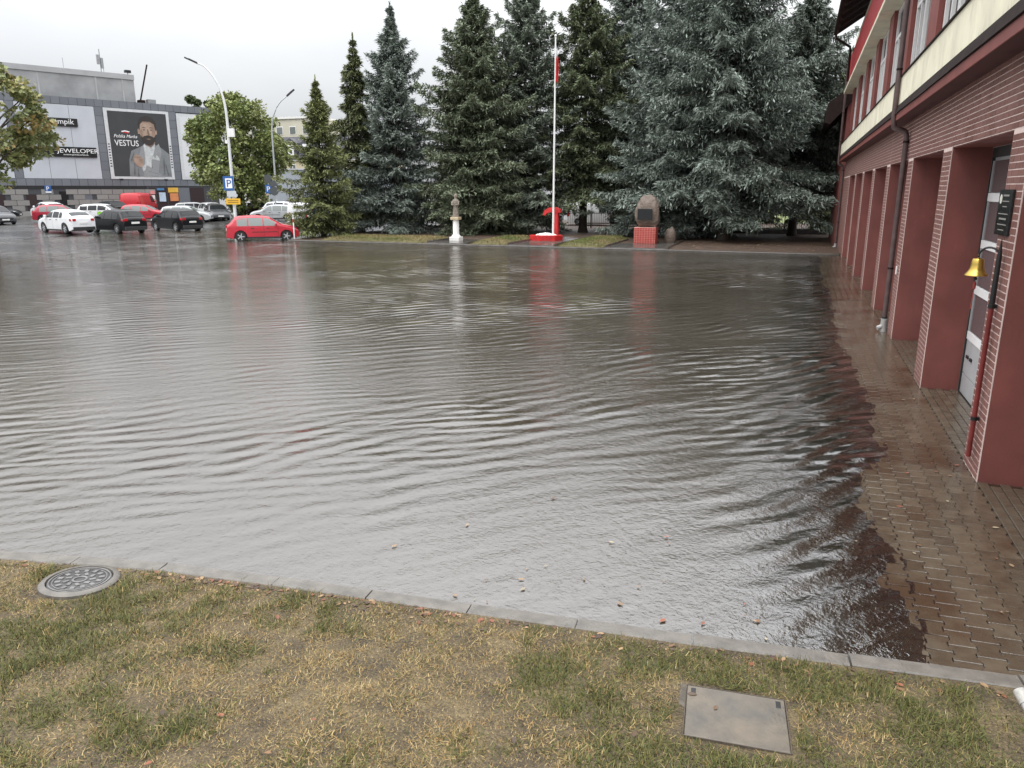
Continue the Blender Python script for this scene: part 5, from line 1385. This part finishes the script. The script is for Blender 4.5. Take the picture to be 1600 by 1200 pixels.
def car(label, kind, px, x, y, head, z=None, scale=1.0, glass=None, nm=None, small=False):
    if z is None: z = float(ground_z(x, y)) - 0.01
    t_ = thing(nm or {'van': 'panel_van'}.get(kind, 'parked_car'), label, 'van' if kind == 'van' else 'car', (x, y, z), 'cars in the flooded yard and car park', world=False)
    t_.rotation_euler = (0, 0, R(head)); t_.scale = (scale,) * 3
    for name, me, role, loc, subs in car_parts(kind):
        if small and name in ('door_handle', 'door_gap', 'rub_strip', 'underbody', 'grille'): continue
        if role == 'vanwin' and glass == 'none': continue
        o = bpy.data.objects.new(name, me); COL.objects.link(o); o.parent = t_; o.location = loc
        ov = None
        if name == 'body' or role == 'paint' or (role == 'bump' and px in (P_red, P_dred, P_silver)): ov = px
        if role == 'glass' and glass == 'pale': ov = M_carglass2
        if ov: o.material_slots[0].link = 'OBJECT'; o.material_slots[0].material = ov
        if subs:
            for sn, sm in subs:
                q = bpy.data.objects.new(sn, sm); COL.objects.link(q); q.parent = o
    return t_
car('red five-door hatchback standing in the floodwater by the leftmost spruce', 'hatch', P_red, -31.75, 40.65, 40, z=-0.06, scale=1.07, glass='pale')
car('white crossover with black lower trim, nearest in the car park', 'coupe_suv', P_white, -49.6, 41.6, 168, scale=1.06)
car('black hatchback parked just right of the white crossover', 'hatch', P_black, -47.3, 44.0, 166, scale=1.16)
car('large black sport utility car with chrome-lined windows, right of the front row', 'suv', P_black, -45.6, 48.0, 163, scale=1.07)
car('dark grey car with lit-looking silver headlights at the left edge', 'wagon', P_grey, -61.3, 45.0, -20)
car('red three-door hatchback behind the white crossover', 'hatch', P_dred, -60.5, 50.3, 40, glass='pale')
car('black estate car far left, behind the dark grey one', 'wagon', P_black, -72.5, 53.0, 40, small=True)
car('white coupe-backed car far behind the white crossover', 'coupe_suv', P_white, -69.5, 56.5, 165, small=True)
car('white car with green stripe behind the black hatchback', 'wagon', P_white, -60.0, 54.5, 20)
car('black car with white roof in the second row near the red van', 'suv', P_black, -66.5, 61.0, 165, small=True)
car('bright red tall panel van parked by the mall entrance', 'van', P_vred, -69.6, 68.0, 118, glass='none', scale=1.22)
car('bright red hatchback between the black hatchback and the black utility car', 'hatch', P_red, -56.3, 55.4, 30, glass='pale')
car('silver estate car behind the large black utility car', 'wagon', P_silver, -53.0, 57.2, 25, glass='pale')
car('dark car facing out in the second row left of the round tree', 'wagon', P_grey, -52.2, 60.2, -40, small=True)
car('white hatchback directly left of the round tree trunk', 'hatch', P_white, -55.5, 63.4, -30, small=True)
car('pale silver car in the row left of the white hatchback', 'wagon', P_silver, -58.4, 64.5, 40, small=True)
car('white car directly right of the round tree trunk', 'hatch', P_white, -54.6, 68.4, -35, small=True)
car('black car right of the lamp post, behind the red hatchback roof', 'hatch', P_black, -51.8, 66.6, -30, small=True)
car('silver hatchback behind the windscreen of the flooded red car', 'hatch', P_silver, -46.0, 60.5, 215, glass='pale')
car('white utility car behind the silver hatchback', 'suv', P_white, -47.5, 64.5, 30, small=True)
car('white panel van seen from behind, right of the silver hatchback', 'van', P_white, -39.0, 55.0, 120, glass='none')
car('white van glimpsed through the trunks behind the flagpole', 'van', P_white, -16.5, 66.0, 10, small=True, z=0.05)
car('black car glimpsed between trunks right of the flagpole', 'wagon', P_black, -12.6, 65.0, 0, small=True, z=0.05)
car('white car glimpsed behind the leftmost spruces', 'wagon', P_white, -29.0, 65.5, 5, small=True, z=0.05)
car('silver car glimpsed behind the statue spruce', 'wagon', P_silver, -22.5, 66.5, 5, small=True, z=0.05)
# small green flash on the taxi
for o in list(bpy.data.objects):
    if o.get('label') == 'white car with green stripe behind the black hatchback':
        MB().bbox(-0.2, 0.95, -0.905, -0.885, 0.55, 0.80, 0.004).build('green_stripe', mat('lime_green_film', (0.25, 0.62, 0.05), 0.3), o)
        MB().bbox(-0.2, 0.95, 0.885, 0.905, 0.55, 0.80, 0.004).build('green_stripe', MATS['lime_green_film'], o)

# ================================================================== MALL
A = Vector((-74.34, 67.14, 0)); U = Vector((math.sin(R(24.7)), math.cos(R(24.7)), 0)); Nn = Vector((U.y, -U.x, 0))   # Nn points at the yard
ang = math.atan2(U.y, U.x)
mall = thing('shopping_mall', 'grey panelled shopping mall with billboards behind the car park', 'building', A, world=False)
mall.rotation_euler = (0, 0, ang)          # local x along the facade, -y outward
M_pan = random_mat('grey_cladding_panel', (0.135, 0.145, 0.165), (0.185, 0.195, 0.215), 0.45, rvar=0.08)
M_wpan = mat('white_cladding', (0.50, 0.52, 0.56), 0.6, var=0.06, scale=0.5)
M_conc_w = mat('streaked_concrete', (0.25, 0.255, 0.26), 0.8, col2=(0.36, 0.365, 0.37), scale=0.6, bump=0.2, bscale=6)
M_stone = random_mat('grey_stone_block', (0.20, 0.19, 0.18), (0.30, 0.285, 0.27), 0.75)
XL, XR = -26.0, 13.9; ZB, ZT = 3.5, 12.75
core = MB().box(XL, XR, 0.05, 30, 0.2, ZT - 0.02).build('core_wall', mat('panel_gap', (0.06, 0.062, 0.068), 0.7), mall)
pme_cache = {}
def panel(x0, x1, z0, z1, parent, m, nm, d=0.03):
    k = (round(x1 - x0, 2), round(z1 - z0, 2), nm)
    if k not in pme_cache:
        mb = MB().bbox(0, x1 - x0 - 0.03, -d, 0.049, 0, z1 - z0 - 0.03, 0.008)
        me = bpy.data.meshes.new(nm); me.from_pydata(mb.v, [], mb.f); me.materials.append(m); bm_fix(me); pme_cache[k] = me
    o = bpy.data.objects.new(nm, pme_cache[k]); COL.objects.link(o); o.parent = parent; o.location = (x0, 0, z0)
clad = MB().box(XL, XR, 0.02, 0.049, ZB, ZT).build('cladding', MATS['panel_gap'], mall)
pw = 0.86
x = XL
while x < XR - 0.1:
    w_ = min(pw, XR - x)
    if x > -14: panel(x, x + w_, 12.0, ZT, clad, M_pan, 'panel'); panel(x, x + w_, ZB, 4.25, clad, M_pan, 'panel')
    x += pw
cols_ = [(-8.0, -7.2), (0.55, 1.4), (8.6, 9.45)]
for a, b in cols_:
    z = 4.25
    while z < 11.9: panel(a, b, z, min(z + 0.97, 12.0), clad, M_pan, 'panel'); z += 0.97
for a, b in ((-7.18, 0.53), (-25.9, -8.02)):
    n = 3 if a > -8 else 6
    for i in range(n): panel(a + i * (b - a) / n, a + (i + 1) * (b - a) / n, 4.26, 11.98, clad, M_wpan, 'white_panel')
# signs
def local_text(s, size, x, z, m, parent, nm, sx=1.0, y=-0.09, align='LEFT', shear=0.0):
    mt = Matrix.Translation((x, y, z)) @ Matrix.Rotation(R(90), 4, 'X')
    return text(s, size, nm, m, parent, mt, 0.015, align, sx, shear)
M_signw = mat('white_sign_letters', (0.85, 0.85, 0.85), 0.4)
M_print = mat('charcoal_print', (0.045, 0.047, 0.05), 0.55, var=0.15, scale=0.4)
s1 = MB().bbox(-5.0, -1.35, -0.20, -0.032, 9.72, 10.56, 0.02).build('shop_sign', M_black, mall)
local_text('empik', 0.78, -3.75, 9.95, M_signw, s1, 'lettering', 1.05, y=-0.22)
s2 = MB().bbox(-5.5, 0.2, -0.20, -0.032, 6.55, 7.60, 0.02).build('shop_sign', M_black, mall)
local_text('JEWELOPER', 0.62, -3.75, 6.98, M_signw, s2, 'lettering', 1.28, y=-0.22)
local_text('WWW.JEWELOPER.PL', 0.20, -3.2, 6.70, M_signw, s2, 'lettering', 1.3, y=-0.22)
# billboard with a man in a grey suit
bb = MB().box(1.42, 8.58, -0.10, -0.031, 4.26, 11.95).build('billboard', mat('silver_frame', (0.60, 0.61, 0.62), 0.4, var=0.08), mall)
def flat(poly, m, parent, nm, y, th=0.004): return MB().prism(poly, 'y', y - th, y).build(nm, m, parent)
ox, oz, sw, sh = 1.80, 4.55, 6.45, 7.10     # printed area
def q(u, v): return (ox + u * sw, oz + v * sh)
flat([q(0, 0), q(1, 0), q(1, 1), q(0, 1)], M_print, bb, 'printed_sheet', -0.102)
M_suit = mat('print_grey_suit', (0.20, 0.21, 0.215), 0.55, var=0.12, scale=1.5); M_suit2 = mat('print_suit_lapel', (0.27, 0.28, 0.285), 0.55, var=0.1)
M_skin = mat('print_skin', (0.36, 0.255, 0.195), 0.55, var=0.3, scale=1.1); M_hair = mat('print_dark_hair', (0.035, 0.028, 0.025), 0.55); M_shirt = mat('print_shirt', (0.50, 0.52, 0.52), 0.55, var=0.2, scale=3)
M_shad = mat('print_skin_shade', (0.20, 0.135, 0.10), 0.55, var=0.25, scale=1.5); M_half = mat('print_skin_half_tone', (0.28, 0.19, 0.14), 0.55, var=0.2, scale=1.5); M_fold = mat('print_suit_fold', (0.12, 0.125, 0.13), 0.55, var=0.3, scale=1.5)
flat([q(.26, .0), q(.28, .26), (q(.33, .40)), q(.45, .45), q(.56, .50), q(.80, .50), q(.92, .42), q(1, .36), q(1, 0)], M_suit, bb, 'printed_suit', -0.107)
flat([q(.53, .0), q(.53, .28), q(.55, .50), q(.60, .54), q(.76, .55), q(.74, .42), q(.66, .25), q(.64, .0)], M_shirt, bb, 'printed_shirt', -0.112)
flat([q(.70, .02), q(.66, .24), q(.75, .46), q(.82, .53), q(.86, .40), q(.80, .22), q(.76, .05)], M_suit2, bb, 'printed_lapel', -0.117)
flat([q(.45, .30), q(.50, .46), q(.55, .50), q(.56, .30), q(.52, .1), q(.47, .12)], M_suit2, bb, 'printed_lapel', -0.117)
flat([q(.58, .50), q(.58, .60), q(.74, .62), q(.76, .53), q(.68, .46)], M_shad, bb, 'printed_neck', -0.118)
flat([q(.52, .62), q(.505, .74), q(.53, .84), q(.60, .89), q(.70, .89), q(.77, .84), q(.79, .74), q(.775, .64), q(.73, .54), q(.66, .505), q(.59, .53)], M_skin, bb, 'printed_face', -0.123)
for u in (.497, .795): flat([q(u - .018, .67), q(u - .02, .73), q(u, .755), q(u + .018, .73), q(u + .014, .67)], M_skin, bb, 'printed_ear', -0.124)
flat([q(.50, .72), q(.495, .84), q(.54, .92), q(.64, .96), q(.75, .93), q(.81, .85), q(.80, .72), q(.785, .74), q(.77, .83), q(.70, .865), q(.58, .865), q(.53, .82), q(.515, .74)], M_hair, bb, 'printed_hair', -0.128)
flat([q(.517, .65), q(.55, .62), q(.58, .64), q(.65, .655), (q(.71, .64)), q(.75, .62), q(.785, .66), q(.77, .58), q(.72, .515), q(.66, .49), q(.59, .51), q(.54, .56)], M_hair, bb, 'printed_beard', -0.128)
flat([q(.61, .595), q(.65, .605), q(.70, .595), q(.655, .58)], M_shad, bb, 'printed_mouth', -0.132)
for u in (.59, .71):
    flat([q(u - .04, .765), q(u, .78), q(u + .04, .765), q(u, .768)], M_hair, bb, 'printed_brow', -0.132)
    flat([q(u - .025, .735), q(u, .745), q(u + .025, .735), q(u, .728)], M_hair, bb, 'printed_eye', -0.132)
flat([q(.645, .655), q(.64, .74), q(.66, .75), q(.685, .66)], M_shad, bb, 'printed_nose', -0.132)
flat([q(.36, .20), q(.35, .29), q(.40, .355), q(.46, .33), q(.52, .28), q(.52, .19), q(.47, .145), q(.42, .16)], M_skin, bb, 'printed_fist', -0.137)
for i in range(3): flat([q(.365 + i * .04, .30 + i * .005), q(.40 + i * .04, .315), q(.405 + i * .04, .308), q(.37 + i * .04, .292)], M_shad, bb, 'printed_finger_line', -0.140)
flat([q(.50, .0), q(.50, .10), q(.55, .18), q(.60, .17), q(.88, .0)], M_suit2, bb, 'printed_sleeve', -0.135)
flat([q(.49, .08), q(.49, .16), q(.545, .20), q(.56, .17), q(.53, .10)], M_shirt, bb, 'printed_cuff', -0.139)
flat([q(.68, .28), q(.70, .34), q(.73, .29), q(.76, .35), q(.80, .30), q(.81, .26)], M_shirt, bb, 'printed_pocket_square', -0.139)
flat([q(.70, .56), q(.72, .70), q(.735, .86), q(.77, .83), q(.785, .74), q(.77, .64), q(.73, .55)], M_half, bb, 'printed_cheek', -0.1255)
flat([q(.53, .60), q(.525, .72), q(.55, .75), q(.56, .66), q(.57, .60)], M_half, bb, 'printed_cheek', -0.1255)
flat([q(.54, .85), q(.60, .87), q(.70, .87), q(.76, .84), q(.70, .845), q(.60, .845)], M_half, bb, 'printed_brow_shade', -0.1255)
for a_, b_, c_, d_ in ((.33, .02, .36, .22), (.40, .0, .41, .13), (.86, .04, .88, .30), (.93, .02, .90, .20), (.58, .09, .84, .02), (.30, .25, .37, .38)):
    flat([q(a_, b_), q(a_ + .022, b_), q(c_ + .012, d_), q(c_, d_)], M_fold, bb, 'printed_fold', -0.1375)
local_text('VESTUS', 0.92, *q(.065, .475), M_signw, bb, 'lettering', 0.86, y=-0.125)
local_text('Polska Marka', 0.50, *q(.06, .60), M_signw, bb, 'lettering', 0.95, y=-0.125, shear=0.35)
flat([q(.20, .70), q(.26, .715), q(.34, .70), q(.33, .685), q(.26, .695), q(.205, .685)], M_signw, bb, 'printed_flag_white', -0.125)
flat([q(.21, .683), q(.26, .693), q(.33, .683), q(.31, .665), q(.26, .675)], M_red, bb, 'printed_flag_red', -0.125)
for u in (2.3, 7.3):
    o_ = MB(); o_.tube([(u, -0.1, 4.3), (u, -0.7, 4.2)], 0.03, 8); o_.bbox(u - 0.16, u + 0.16, -0.85, -0.6, 4.1, 4.3, 0.03); o_.build('billboard_floodlight', M_black, bb)
lac = MB()
for i in range(9):
    for u in (1.60, 8.42): lac.box(u - 0.10, u + 0.10, -0.104, -0.1005, 5.6 + i * 0.30, 5.72 + i * 0.30)
lac.build('lacing', M_plast, bb)
# second billboard, half behind the tree
kb = MB().box(9.48, 13.7, -0.10, -0.031, 4.26, 11.85).build('billboard', MATS['silver_frame'], mall)
MB().box(9.85, 13.4, -0.106, -0.1005, 4.6, 11.5).build('printed_sheet', mat('white_print', (0.66, 0.67, 0.68), 0.5), kb)
M_navy = mat('navy_print', (0.05, 0.055, 0.10), 0.5)
local_text('kom', 0.95, 11.35, 10.2, M_navy, kb, 'lettering', 1.0, y=-0.13)
flat([(10.6, 10.2), (10.72, 10.2), (10.72, 10.95), (10.6, 10.95)], M_navy, kb, 'printed_mark', -0.11); flat([(10.75, 10.45), (11.05, 10.12), (11.15, 10.2), (10.85, 10.55)], M_navy, kb, 'printed_mark', -0.11)
MB().bbox(10.75, 13.2, -0.115, -0.1065, 8.9, 9.35, 0.004).build('printed_bar', M_navy, kb)
# ground floor of stone blocks with openings
gf = MB().box(XL, XR, 0.06, 0.3, 0.1, ZB).build('ground_floor_wall', MATS['panel_gap'], mall)
z = 0.3; row = 0
while z < 3.1:
    x = -13.0 - (0.5 if row % 2 else 0)
    while x < 5.2:
        a, b = x, x + 1.18
        if not any(p < (a + b) / 2 < r_ for p, r_ in ((-4.1, -3.2), (-1.6, -0.8), (-7.3, -6.2), (-10.4, -9.2))): panel(a, b, z, z + 0.56, gf, M_stone, 'stone_block', 0.02)
        x += 1.2
    z += 0.57; row += 1
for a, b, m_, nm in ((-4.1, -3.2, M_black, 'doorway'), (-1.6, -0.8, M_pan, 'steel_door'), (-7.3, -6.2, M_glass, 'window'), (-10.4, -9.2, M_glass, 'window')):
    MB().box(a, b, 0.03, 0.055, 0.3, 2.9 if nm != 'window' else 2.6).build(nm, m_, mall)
MB().box(-13, 5.2, 0.0, 0.055, 3.16, 3.49).build('dark_frieze', M_dark, mall)
# shopfront at the right
for a, b, m_ in ((5.5, 6.2, M_glass), (6.3, 7.5, M_glass), (7.6, 8.8, M_glass), (8.9, 10.2, M_pan), (10.3, 12, M_glass)): MB().box(a, b, 0.02, 0.055, 0.3, 3.3).build('shop_window', m_, mall)
for a, b, z0, z1, c, nm in ((5.55, 6.05, 2.55, 2.95, (0.70, 0.25, 0.25), 'red_notice'), (5.55, 6.05, 2.0, 2.45, (0.72, 0.70, 0.68), 'white_notice'), (5.55, 6.05, 1.5, 1.9, (0.72, 0.6, 0.58), 'pale_notice'), (6.35, 7.2, 3.0, 3.25, (0.07, 0.22, 0.42), 'blue_sign'),
                          (6.55, 7.3, 1.7, 2.75, (0.50, 0.60, 0.72), 'pale_blue_poster'), (7.65, 8.85, 2.75, 3.3, (0.72, 0.42, 0.06), 'yellow_sign'), (7.8, 8.8, 1.75, 2.65, (0.66, 0.25, 0.10), 'orange_poster')):
    MB().bbox(a, b, -0.04, 0.019, z0, z1, 0.01).build(nm, mat('print_' + nm, c, 0.5, var=0.15, scale=2), mall)
psn = MB().bbox(-5.45, -4.8, -0.06, -0.025, 2.72, 3.5, 0.02).build('parking_sign', mat('sign_blue', (0.03, 0.11, 0.33), 0.35), mall)
local_text('P', 0.62, -5.33, 2.98, M_signw, psn, 'lettering', 1.0, y=-0.075)
MB().box(-5.42, -4.83, -0.064, -0.061, 2.75, 2.90).build('white_strip', M_signw, psn)
# set-back upper block, antennas, rooftop bits
ub = MB().box(-26, 5.35, 0.6, 22, ZT - 0.02, 15.2).build('upper_block', M_conc_w, mall)
MB().box(-26.1, 5.4, 0.5, 22.1, 15.2, 15.75).build('parapet_cap', mat('pale_concrete_cap', (0.40, 0.405, 0.41), 0.8, var=0.12, scale=0.5), ub)
for xx in (-4.5, 1.2, 4.0): MB().box(xx, xx + 0.16, 0.56, 0.60, ZT, 15.19).build('pilaster_strip', MATS['pale_concrete_cap'], ub)
an = MB(); an.tube([(2.2, 1.2, 15.7), (2.2, 1.2, 18.2)], 0.05, 6); an.box(1.85, 2.1, 1.1, 1.3, 16.6, 17.6); an.box(2.25, 2.5, 1.1, 1.3, 16.2, 17.3); an.tube([(2.5, 1.3, 15.7), (2.5, 1.3, 17.3)], 0.03, 6); an.build('antenna_mast', M_conc_w, mall)
an = MB(); an.tube([(-1.6, 1.2, 15.7), (-1.6, 1.2, 16.9)], 0.04, 6); an.build('antenna_rod', M_gal, mall)
an = MB(); an.tube([(4.9, 0.9, 15.7), (4.9, 0.9, 16.0)], 0.04, 6); an.bbox(4.55, 5.2, 0.6, 1.1, 15.95, 16.25, 0.05); an.build('roof_camera', M_black, mall)
an = MB(); an.tube([(6.0, 1.2, 12.8), (7.25, 1.2, 17.1)], 0.09, 8); an.bbox(5.8, 6.5, 0.8, 1.6, 12.75, 13.15, 0.05); an.build('slanting_mast', M_flash, mall)
MB().bbox(6.8, 7.7, 0.8, 1.6, 12.75, 13.3, 0.04).build('air_unit', M_conc_w, mall)

# ================================================================== FAR HOUSES
h1 = thing('mansard_house', 'pale yellow house with dark dormered roof behind the small spruce', 'building', (-64, 90, 0.3))
hx0, hx1, hy0 = -71, -54, 90
MB().box(hx0, hx1, hy0, hy0 + 12, 0.3, 7.0).build('wall', mat('pale_yellow_render', (0.60, 0.52, 0.36), 0.8, var=0.08, scale=0.6), h1)
hr = MB().prism([(hy0 - 0.3, 7.0), (hy0 + 1.3, 10.0), (hy0 + 10.7, 10.0), (hy0 + 12.3, 7.0)], 'x', hx0 - 0.2, hx1 + 0.2).build('roof', mat('dark_slate', (0.075, 0.075, 0.085), 0.6, var=0.15, scale=3), h1)
for i, dx in enumerate((-67.2, -64.6, -62.0, -59.4)):
    d = MB().prism([(dx - 0.95, 7.3), (dx + 0.95, 7.3), (dx + 0.95, 9.1), (dx, 9.75), (dx - 0.95, 9.1)], 'y', hy0 - 0.35, hy0 + 2).build('dormer', MATS['dark_slate'], h1)
    MB().box(dx - 0.6, dx + 0.6, hy0 - 0.39, hy0 - 0.352, 7.55, 8.95).build('window', M_white, d)
    for z in (2.2, 4.9):
        w = MB().box(dx - 0.55, dx + 0.55, hy0 - 0.04, hy0 - 0.003, z, z + 1.5).build('window', M_white, h1)
        for s in (-1, 1): MB().box(dx + s * 0.25 - 0.19, dx + s * 0.25 + 0.19, hy0 - 0.06, hy0 - 0.041, z + 0.12, z + 1.38).build('pane', M_carglass2, w)
MB().box(hx0 - 0.1, hx1 + 0.1, hy0 - 0.2, hy0 - 0.003, 6.8, 6.98).build('cornice', M_stucco, h1)
h2 = thing('tall_block', 'pale flat-roofed block farthest back above the dormers', 'building', (-75, 104, 0.3))
MB().box(-84, -70.5, 104, 118, 0.3, 13.6).build('wall', mat('pale_sand_render', (0.56, 0.53, 0.43), 0.8, var=0.06, scale=0.4), h2)
MB().box(-84.2, -70.3, 103.8, 118.2, 13.6, 13.9).build('roof_slab', M_stucco, h2)
MB().box(-70.5, -64, 105, 116, 0.3, 11.5).build('side_wing', MATS['pale_sand_render'], h2)
for i in range(5):
    for z in (8.6, 11.3): 
        w = MB().box(-82 + i * 2.4, -80.8 + i * 2.4, 103.95, 103.997, z, z + 1.2).build('window', M_white, h2)
        MB().box(-81.9 + i * 2.4, -80.9 + i * 2.4, 103.92, 103.949, z + 0.1, z + 1.1).build('pane', M_carglass2, w)
for i in range(2): MB().box(-69.5 + i * 2.2, -68.4 + i * 2.2, 104.95, 104.997, 9.2, 10.4).build('window', M_white, h2)
h3 = thing('grey_hall', 'plain blue-grey hall wall behind the white van', 'building', (-55, 81, 0.3))
hall = MB().box(-62, -44, 81, 87, 0.3, 5.4).build('wall', mat('blue_grey_sheet', (0.33, 0.36, 0.40), 0.6, var=0.05, scale=0.5), h3)
MB().box(-62.05, -43.95, 80.94, 80.998, 3.0, 3.1).build('rail', M_wpan, h3)
MB().box(-62.1, -43.9, 80.9, 87.1, 5.4, 5.55).build('roof_edge', M_wpan, h3)

# ================================================================== LAMPS AND SIGNS
def lamp(label, x, y, z0, pts, r0, m):
    t_ = thing('street_lamp', label, 'lamp', (x, y, z0), 'street lamps by the car park')
    pts = [Vector(p) for p in pts]
    cur = []
    n = len(pts)
    for i in range(n - 1):
        p0, p1, p2, p3 = pts[max(i - 1, 0)], pts[i], pts[i + 1], pts[min(i + 2, n - 1)]
        for t in np.linspace(0, 1, 5, endpoint=False):
            cur.append(0.5 * ((2 * p1) + (p2 - p0) * t + (2 * p0 - 5 * p1 + 4 * p2 - p3) * t * t + (3 * p1 - p0 - 3 * p2 + p3) * t ** 3))
    cur.append(pts[-1])
    MB().tube(cur, list(np.linspace(r0, 0.045, len(cur))), 12).build('mast', m, t_, 40)
    d = (pts[-1] - pts[-2]).normalized(); c = pts[-1] + d * 0.4
    hd = MB(); s_ = d.cross(Vector((0, 0, 1))).normalized(); u_ = s_.cross(d)
    hd.obox(c, (d, s_, u_), (0.48, 0.15, 0.05)); hd.obox(c - d * 0.1 + u_ * 0.05, (d, s_, u_), (0.3, 0.09, 0.03)); hd.build('lamp_head', M_plast, t_)
    MB().lathe([(r0 * 1.5, z0), (r0 * 1.5, z0 + 0.5), (r0 * 1.05, z0 + 0.6)], (x, y, 0), 12).build('base', m, t_, 40)
    return t_
lx, ly = -40.5, 48.7
rt_ = Vector((math.cos(R(20.2)), math.sin(R(20.2)), 0))
Lp = Vector((lx, ly, 0))
def off(v, dr, z): return v + rt_ * dr + Vector((0, 0, z))
lp = lamp('tall white lamp post curving left, with blue and yellow signs', lx, ly, 0.0, [off(Lp, 0, 0), off(Lp, 0, 3), off(Lp, 0, 6), off(Lp, 0, 8.6), off(Lp, -0.22, 10.0), off(Lp, -0.7, 11.1), off(Lp, -1.3, 11.8), off(Lp, -1.85, 12.05)], 0.125, M_galw)
for z, w_, h_, nm, dx in ((7.2, 0.22, 0.30, 'white_box', 0.25), (6.55, 0.10, 0.12, 'camera_box', -0.15)):
    b = off(Lp, dx, z); o_ = MB(); o_.obox(b, (rt_, rt_.cross(Vector((0, 0, 1))), (0, 0, 1)), (w_, 0.12, h_)); o_.build(nm, M_white, lp)
fwd = Vector((-rt_.y, rt_.x, 0))
def sign_board(parent, c, w_, h_, m, nm, edge=None, facing=-1):
    o_ = MB(); o_.obox(c, (rt_, fwd, (0, 0, 1)), (w_ / 2, 0.02, h_ / 2)); return o_.build(nm, m, parent)
def sign_text(s, size, c, m, parent, sx=1.0):
    mt = Matrix.Translation(c - fwd * 0.035) @ Matrix.Rotation(R(20.2), 4, 'Z') @ Matrix.Rotation(R(90), 4, 'X')
    return text(s, size, 'lettering', m, parent, mt, 0.006, 'CENTER', sx)
ps_ = thing('parking_sign', 'blue parking sign with white panel below, on the tall white lamp post', 'sign', off(Lp, -0.2, 3.0))
c = off(Lp, -0.22, 3.55) - fwd * 0.22
bs = sign_board(ps_, c, 0.78, 1.05, MATS['sign_blue'], 'blue_board'); 
o_ = MB(); o_.obox(c - fwd * 0.022 + rt_ * 0.03, (rt_, fwd, (0, 0, 1)), (0.25, 0.004, 0.36)); o_.build('white_square', M_signw, bs)
sign_text('P', 0.78, c + Vector((0, 0, -0.27)) + rt_ * 0.03, MATS['sign_blue'], bs)
c2_ = off(Lp, -0.05, 2.78) - fwd * 0.22
sign_board(ps_, c2_, 0.70, 0.42, mat('grey_white_panel', (0.50, 0.53, 0.55), 0.4), 'lower_panel')
ys_ = thing('yellow_sign', 'small yellow direction sign lowest on the tall white lamp post', 'sign', off(Lp, 0, 2.1))
c3_ = off(Lp, 0.02, 2.22) - fwd * 0.22
yb = sign_board(ys_, c3_, 1.08, 0.44, mat('yellow_board', (0.72, 0.42, 0.03), 0.4), 'yellow_board')
for dz in (0.07, -0.07):
    o_ = MB(); o_.obox(c3_ - fwd * 0.023 + Vector((0, 0, dz)), (rt_, fwd, (0, 0, 1)), (0.40, 0.003, 0.03)); o_.build('dark_line', mat('brown_print', (0.28, 0.15, 0.03), 0.5), yb)
L2 = Vector((-48.3, 64.3, 0.3))
lamp('thin grey lamp post curving right, beside the small spruce', L2.x, L2.y, 0.3, [off(L2, 0, 0), off(L2, 0, 3), off(L2, 0, 6.5), off(L2, 0.05, 8.6), off(L2, 0.35, 9.8), off(L2, 0.95, 10.8), off(L2, 1.75, 11.45)], 0.10, M_gal)
P2 = off(L2, 0.15, 0) - fwd * 1.0
sp = thing('sign_post', 'grey post with dark backs of a triangular and a round road sign', 'sign', P2)
MB().lathe([(0.06, 0.2), (0.06, 4.3)], (P2.x, P2.y, 0), 10).build('post', M_gal, sp, 40)
M_back = mat('dark_sign_back', (0.07, 0.075, 0.08), 0.5)
c = Vector((P2.x, P2.y, 3.75)) - fwd * 0.09
MB().add([c + rt_ * a + Vector((0, 0, b)) + fwd * d for d in (-0.015, 0.015) for a, b in ((-0.45, -0.36), (0.45, -0.36), (0, 0.48))], [(0, 1, 2), (5, 4, 3), (0, 3, 4, 1), (1, 4, 5, 2), (2, 5, 3, 0)]).build('triangle_back', M_back, sp)
c = Vector((P2.x, P2.y, 2.95)) - fwd * 0.09
disc = [(0.42 * math.cos(t), 0.42 * math.sin(t)) for t in np.linspace(0, 2 * math.pi, 24, endpoint=False)]
MB().add([c + rt_ * a + Vector((0, 0, b)) + fwd * d for d in (-0.015, 0.015) for a, b in disc], [tuple(range(24)), tuple(range(47, 23, -1))] + [(i, (i + 1) % 24, 24 + (i + 1) % 24, 24 + i) for i in range(24)]).build('round_back', M_back, sp)
p3 = thing('parking_sign', 'blue parking sign left of the grey sign post, at the round tree edge', 'sign', off(L2, -0.75, 0))
PP = off(L2, -0.72, 0)
MB().lathe([(0.035, 0.2), (0.035, 4.0)], (PP.x, PP.y, 0), 8).build('post', M_gal, p3, 40)
c = Vector((PP.x, PP.y, 3.15)) - fwd * 0.06
bo = sign_board(p3, c, 0.62, 0.8, MATS['sign_blue'], 'blue_board'); sign_text('P', 0.7, c + Vector((0, 0, -0.25)), M_signw, bo)
sign_board(p3, c + Vector((0, 0, 0.95)), 0.62, 0.8, M_back, 'upper_board')

for o in bpy.data.objects:
    if '_o' in o: del o['_o']
